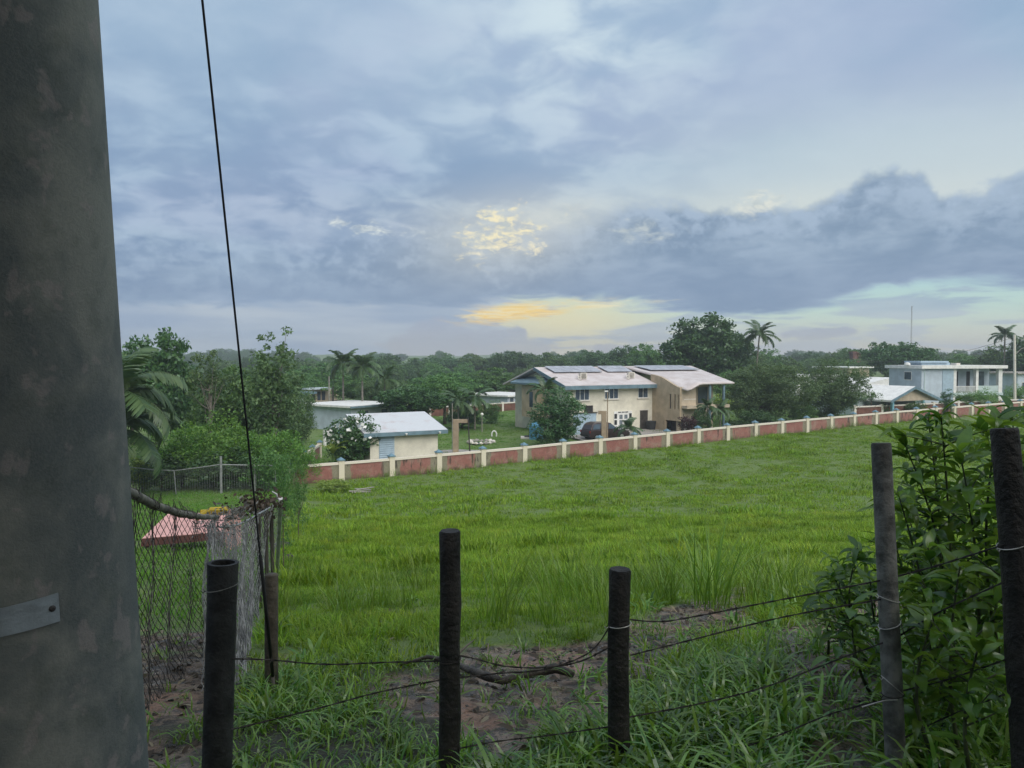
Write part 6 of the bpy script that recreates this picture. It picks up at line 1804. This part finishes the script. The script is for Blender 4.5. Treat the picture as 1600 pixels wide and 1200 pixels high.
# dead leaves and wood scraps
LIT = protos('litter', [lance('litter', l_, w_, b_, 0.3, m_, 4, 0.25) for l_, w_, b_, m_ in ((0.09, 0.03, 0.5, L_DRY), (0.13, 0.035, 0.9, L_DRY), (0.10, 0.045, 1.3, L_DRY), (0.12, 0.03, 0.7, L_STRAW), (0.16, 0.012, 0.6, L_STRAW))])
for o in LIT.objects: pass
r = np.random.default_rng(21)
x = r.uniform(-4.4, 4.8, 30000); y = r.uniform(2.6, 8.6, 30000)
mk = mud_mask(x, y)
keep = (r.uniform(0, 1, len(x)) < 0.24 * mk + 0.010) & (x < y * 0.75)
x, y = x[keep], y[keep]
zz = terrain(x, y) + mk[keep] * (vnoise(x, y, 0.28, 21, 4) * 0.11 - 0.02) + 0.0
scatter('leaf_litter', np.stack([x, y, zz - 0.004], 1), r.uniform(0.4, 1.1, len(x)), LIT, 5, seed=33, tilt=0.28)
# clods of wet soil
CLM = mat('wet_soil_clod', (0.060, 0.047, 0.036), 0.45, 0.3, 12.0, 0.6, 40, col2=(0.022, 0.018, 0.014))
cl = []
for k in range(4):
    mb = MB(); rock(mb, (0, 0, 0), 0.06, random.Random(60 + k), 8); cl.append(mb.mesh('soil_clod', CLM, False))
CLC = protos('soil_clod', cl)
x = r.uniform(-4.4, 4.8, 30000); y = r.uniform(2.6, 8.6, 30000); mk = mud_mask(x, y)
keep = (r.uniform(0, 1, len(x)) < 0.30 * mk * (vnoise(x, y, 0.6, 61, 2) > -0.05))
x, y = x[keep], y[keep]; zz = terrain(x, y) + mk[keep] * (vnoise(x, y, 0.28, 21, 4) * 0.11 - 0.02)
scatter('soil_clods', np.stack([x, y, zz - 0.008], 1), r.uniform(0.08, 0.8, len(x)) ** 1.3, CLC, 4, seed=35, tilt=0.6)
# stones at the field's left edge
for k, (px_, py_, s, lab) in enumerate(((440, 858, 0.26, 'larger dark stone beside the end of the chain link fence'), (452, 874, 0.15, 'smaller dark stone in the grass by the chain link fence'))):
    p = G(px_, py_); mb = MB(); rock(mb, (0, 0, 0), s * 1.5, random.Random(70 + k), 10)
    o = mb.build('stone', M['concrete'] if k == 5 else CLM, None, True); o.location = p + Vector((0, 0, s * 0.2)); tag(o, lab, 'stone')
p = G(565, 771); dp = thing('debris_pile', 'small heap of grey boards on the grass near the boundary wall', 'debris', p)
for k in range(5):
    rn = random.Random(80 + k)
    mb = MB().box(-0.55, 0.55, -0.09, 0.09, 0, 0.04); o = mb.build('board', M['concrete'], dp, loc=(rn.uniform(-.3, .3), rn.uniform(-.5, .5), 0.03 + 0.045 * k)); o.rotation_euler = (rn.uniform(-.08, .08), rn.uniform(-.06, .06), rn.uniform(-.5, .5))
p = G(1229, 818); o = MB(); rock(o, (0, 0, 0), 0.09, random.Random(91), 8); o = o.build('white_stone', M['white'], None, True); o.location = p + Vector((0, 0, 0.05)); tag(o, 'small white stone lying in the field grass', 'stone')

# tall tuft of grass behind the short wooden post
tg = blade_clump('tall_grass', 90, 0.20, 0.92, 0.35, 0.013, 1.0, GRASS_DRY, 71, 6, 0.42)
p = G(1107, 948)
tag(link('tall_grass_tuft', tg, None, p, (0, 0, 0.4), (1.1, 1.1, 0.95)), 'tall grass tuft rising beside the mud, right of the short wooden fence post', 'grass tuft')
tg2 = blade_clump('grass_tuft', 46, 0.16, 0.62, 0.35, 0.012, 1.0, GRASS_DRY, 72, 5, 0.40)
for k, (px_, py_, s, lab) in enumerate(((1030, 925, 0.95, 'grass tuft just left of the tall tuft'), (720, 925, 0.8, 'grass tuft behind the tall wooden post'), (655, 930, 0.85, 'grass tuft left of the tall wooden post'), (880, 918, 0.75, 'grass tuft left of the shorter wooden post'), (1185, 895, 0.8, 'grass tuft between tall tuft and grey pipe post'))):
    p = G(px_, py_); tag(link('grass_tuft', tg2, None, p, (0, 0, k * 1.3), s * 1.1), lab, 'grass tuft')

# ------------------------------------------------------------------ broad leaved shrub at the right
L_NEAR = leaf_mat('glossy_leaf', (0.045, 0.125, 0.018, 1), (0.190, 0.31, 0.045, 1), 0.48, 0.25, 0.045, 0.5, 3.0)
LV = [lance('leaf_a', 1.0, 0.29, 0.9, 0.35, L_NEAR), lance('leaf_b', 1.0, 0.26, 1.6, 0.5, L_NEAR), lance('leaf_c', 1.0, 0.32, 0.5, 0.2, L_NEAR), lance('leaf_d', 1.0, 0.25, 2.1, 0.6, L_NEAR)]
STEMM = mat('green_stem', (0.07, 0.085, 0.035), 0.6, 0.2, 10.0)
bush_root = gx(1530, 3.9)
rb_ = thing('broadleaf_shrub', 'tall shrub of long glossy drooping leaves behind the two right hand posts', 'bush', bush_root)
o0 = Vector(rb_.location)
rnd = random.Random(12)
stems = []
def stem(base, tip, bow=0.12, n=8, r0=0.011):
    a, b = Vector(base), Vector(tip); side = Vector((rnd.uniform(-1, 1), rnd.uniform(-1, 1), 0)).normalized() * bow
    pts = [a.lerp(b, k / n) + side * math.sin(PI * k / n) for k in range(n + 1)]
    stems.append((pts, r0)); return pts
def gnd(x, y): return Vector((x, y, tz(x, y) - 0.03))
main = [((1470, 640, 3.9), 1500, 4.0), ((1450, 645, 4.1), 1470, 4.2), ((1580, 632, 4.0), 1570, 4.1), ((1540, 660, 4.3), 1540, 4.4), ((1415, 690, 4.0), 1465, 4.1), ((1405, 770, 3.7), 1470, 3.9), ((1500, 700, 3.5), 1530, 3.6), ((1590, 700, 3.4), 1580, 3.5),
        ((1640, 620, 4.2), 1640, 4.3), ((1395, 830, 3.9), 1450, 4.0), ((1560, 760, 3.1), 1570, 3.2), ((1450, 850, 3.4), 1480, 3.5), ((1340, 850, 4.6), 1365, 4.7), ((1300, 890, 4.7), 1340, 4.8), ((1360, 905, 4.2), 1400, 4.3), ((1440, 900, 3.3), 1470, 3.4), ((1330, 945, 3.9), 1380, 3.9), ((1650, 720, 3.6), 1640, 3.7), ((1500, 880, 3.0), 1520, 3.0), ((1600, 640, 4.6), 1600, 4.7), ((1560, 645, 3.6), 1600, 3.7), ((1622, 660, 3.3), 1640, 3.3), ((1420, 800, 4.4), 1440, 4.5), ((1310, 870, 5.2), 1330, 5.3), ((1275, 915, 5.0), 1300, 5.0), ((1460, 960, 2.9), 1500, 2.9), ((1390, 985, 3.4), 1430, 3.4), ((1530, 1000, 2.7), 1550, 2.7)]
leaves = []
for (tx, ty, tY), bx, bY in main:
    b = gnd((bx - 800) / FPX * bY, bY); t = at(tx, ty + 6, tY)
    pts = stem(b, t, rnd.uniform(0.03, 0.12))
    L0 = (t - b).length
    for k in range(8): leaves.append((t - (t - b).normalized() * 0.012 * k, k * 2.4 + tx, rnd.uniform(-0.75, 0.15), rnd.uniform(-0.4, 0.4), rnd.uniform(0.11, 0.19), rnd.randrange(4)))
    # side shoots
    shoots = [pts]
    for k in range(int(L0 * 8)):
        f = rnd.uniform(0.22, 0.9) * (len(pts) - 1); i = int(f); s = pts[i].lerp(pts[i + 1], f - i)
        a = rnd.uniform(0, 2 * PI); l = rnd.uniform(0.12, 0.34)
        e = s + Vector((math.cos(a) * l, math.sin(a) * l * 0.8, rnd.uniform(0.02, 0.2)))
        shoots.append(stem(s, e, 0.02, 4, 0.0045))
    for sh in shoots:
        ln = sum((q - p).length for p, q in zip(sh, sh[1:]))
        nlf = max(5, int(ln / 0.036))
        ph = rnd.uniform(0, 6)
        for k in range(nlf):
            u = 0.18 + 0.82 * (k + 0.5) / nlf if sh is not pts else 0.30 + 0.70 * (k + 0.5) / nlf
            f = u * (len(sh) - 1); i = min(int(f), len(sh) - 2); p = sh[i].lerp(sh[i + 1], f - i)
            ph += 2.4
            d = (sh[i + 1] - sh[i]).normalized()
            sz = rnd.uniform(0.06, 0.20) * (1.0 if ty < 800 else 0.9)
            leaves.append((p, ph, rnd.uniform(-0.5, 0.45) - 0.25 * (u > 0.95), rnd.uniform(-0.6, 0.6), sz, rnd.randrange(4)))
mb = MB()
for pts, r0 in stems: mb.tube([p - o0 for p in pts], [r0 * (1 - 0.7 * k / (len(pts) - 1)) for k in range(len(pts))], 5, False)
mb.build('stem', STEMM, rb_, True)
def leaf_matrix(lf):
    p, ph, tilt, roll, sz, k = lf
    return Matrix.Translation(p - o0) @ Euler((roll, tilt, ph), 'XYZ').to_matrix().to_4x4() @ Matrix.Scale(sz, 4)
def in_view(lf):
    p = lf[0]; px_ = 800 + FPX * p.x / p.y; py_ = 560 - (p.z - CAMZ) / p.y * FPX
    return (0 if (px_ < 1640 and py_ < 1210) else 1, p.y / lf[4])
leaves.sort(key=in_view)
for lf in leaves[:290]:
    o = link('leaf', LV[lf[5]], rb_); o.matrix_local = leaf_matrix(lf)
VV = []; FF = []; off = 0
for lf in leaves[290:]:
    me = LV[lf[5]]; n = len(me.vertices); co = np.empty(n * 3, np.float32); me.vertices.foreach_get('co', co); co = co.reshape(n, 3)
    mt = np.array(leaf_matrix(lf)); VV.append(co @ mt[:3, :3].T + mt[:3, 3])
    fi = np.array([list(p.vertices) for p in me.polygons]); FF.append(fi + off); off += n
tag(link('leaves', np_mesh('leaves', np.concatenate(VV), np.concatenate(FF), L_NEAR, True), rb_), kind='stuff')
print('leaves', len(leaves))
# unseen trees added behind the camera to shade the fence line
tr = thing('added_shade_tree', 'broad dark unseen tree added for shade, straight behind the photographer', 'tree', gnd(1.8, -5.5)); tr.scale = (1.6, 1.2, 1.35)
link('crown', TREES['mango_b'][0], tr); link('trunk', TREES['mango_b'][1], tr)

for px_, py_, sc_, lab in ((-4.5, -5.0, (1.3, 1.1, 1.15), 'leafy unseen tree added for shade, behind the photographer to the left'), (6.6, -5.0, (0.95, 0.85, 0.9), 'leafy unseen tree added for shade, behind the photographer to the right')):
    t2_ = thing('added_shade_tree', lab, 'tree', gnd(px_, py_)); t2_.scale = sc_
    link('crown', TREES['broad_b'][0], t2_); link('trunk', TREES['broad_b'][1], t2_)

# ------------------------------------------------------------------ haze
hz_m = bpy.data.materials.new('haze'); hz_m.use_nodes = True
t = hz_m.node_tree; t.nodes.clear(); gg = NG(t)
pv = gg.n.new('ShaderNodeVolumePrincipled'); oo = gg.n.new('ShaderNodeOutputMaterial')
pv.inputs['Color'].default_value = (0.86, 0.93, 1.0, 1); pv.inputs['Density'].default_value = 0.0007; pv.inputs['Anisotropy'].default_value = 0.2
gg.l.new(pv.outputs[0], oo.inputs['Volume'])
HAZE = MB().box(-900, 900, -60, 1100, -40, 34).build('haze', hz_m)
tag(HAZE, kind='stuff')
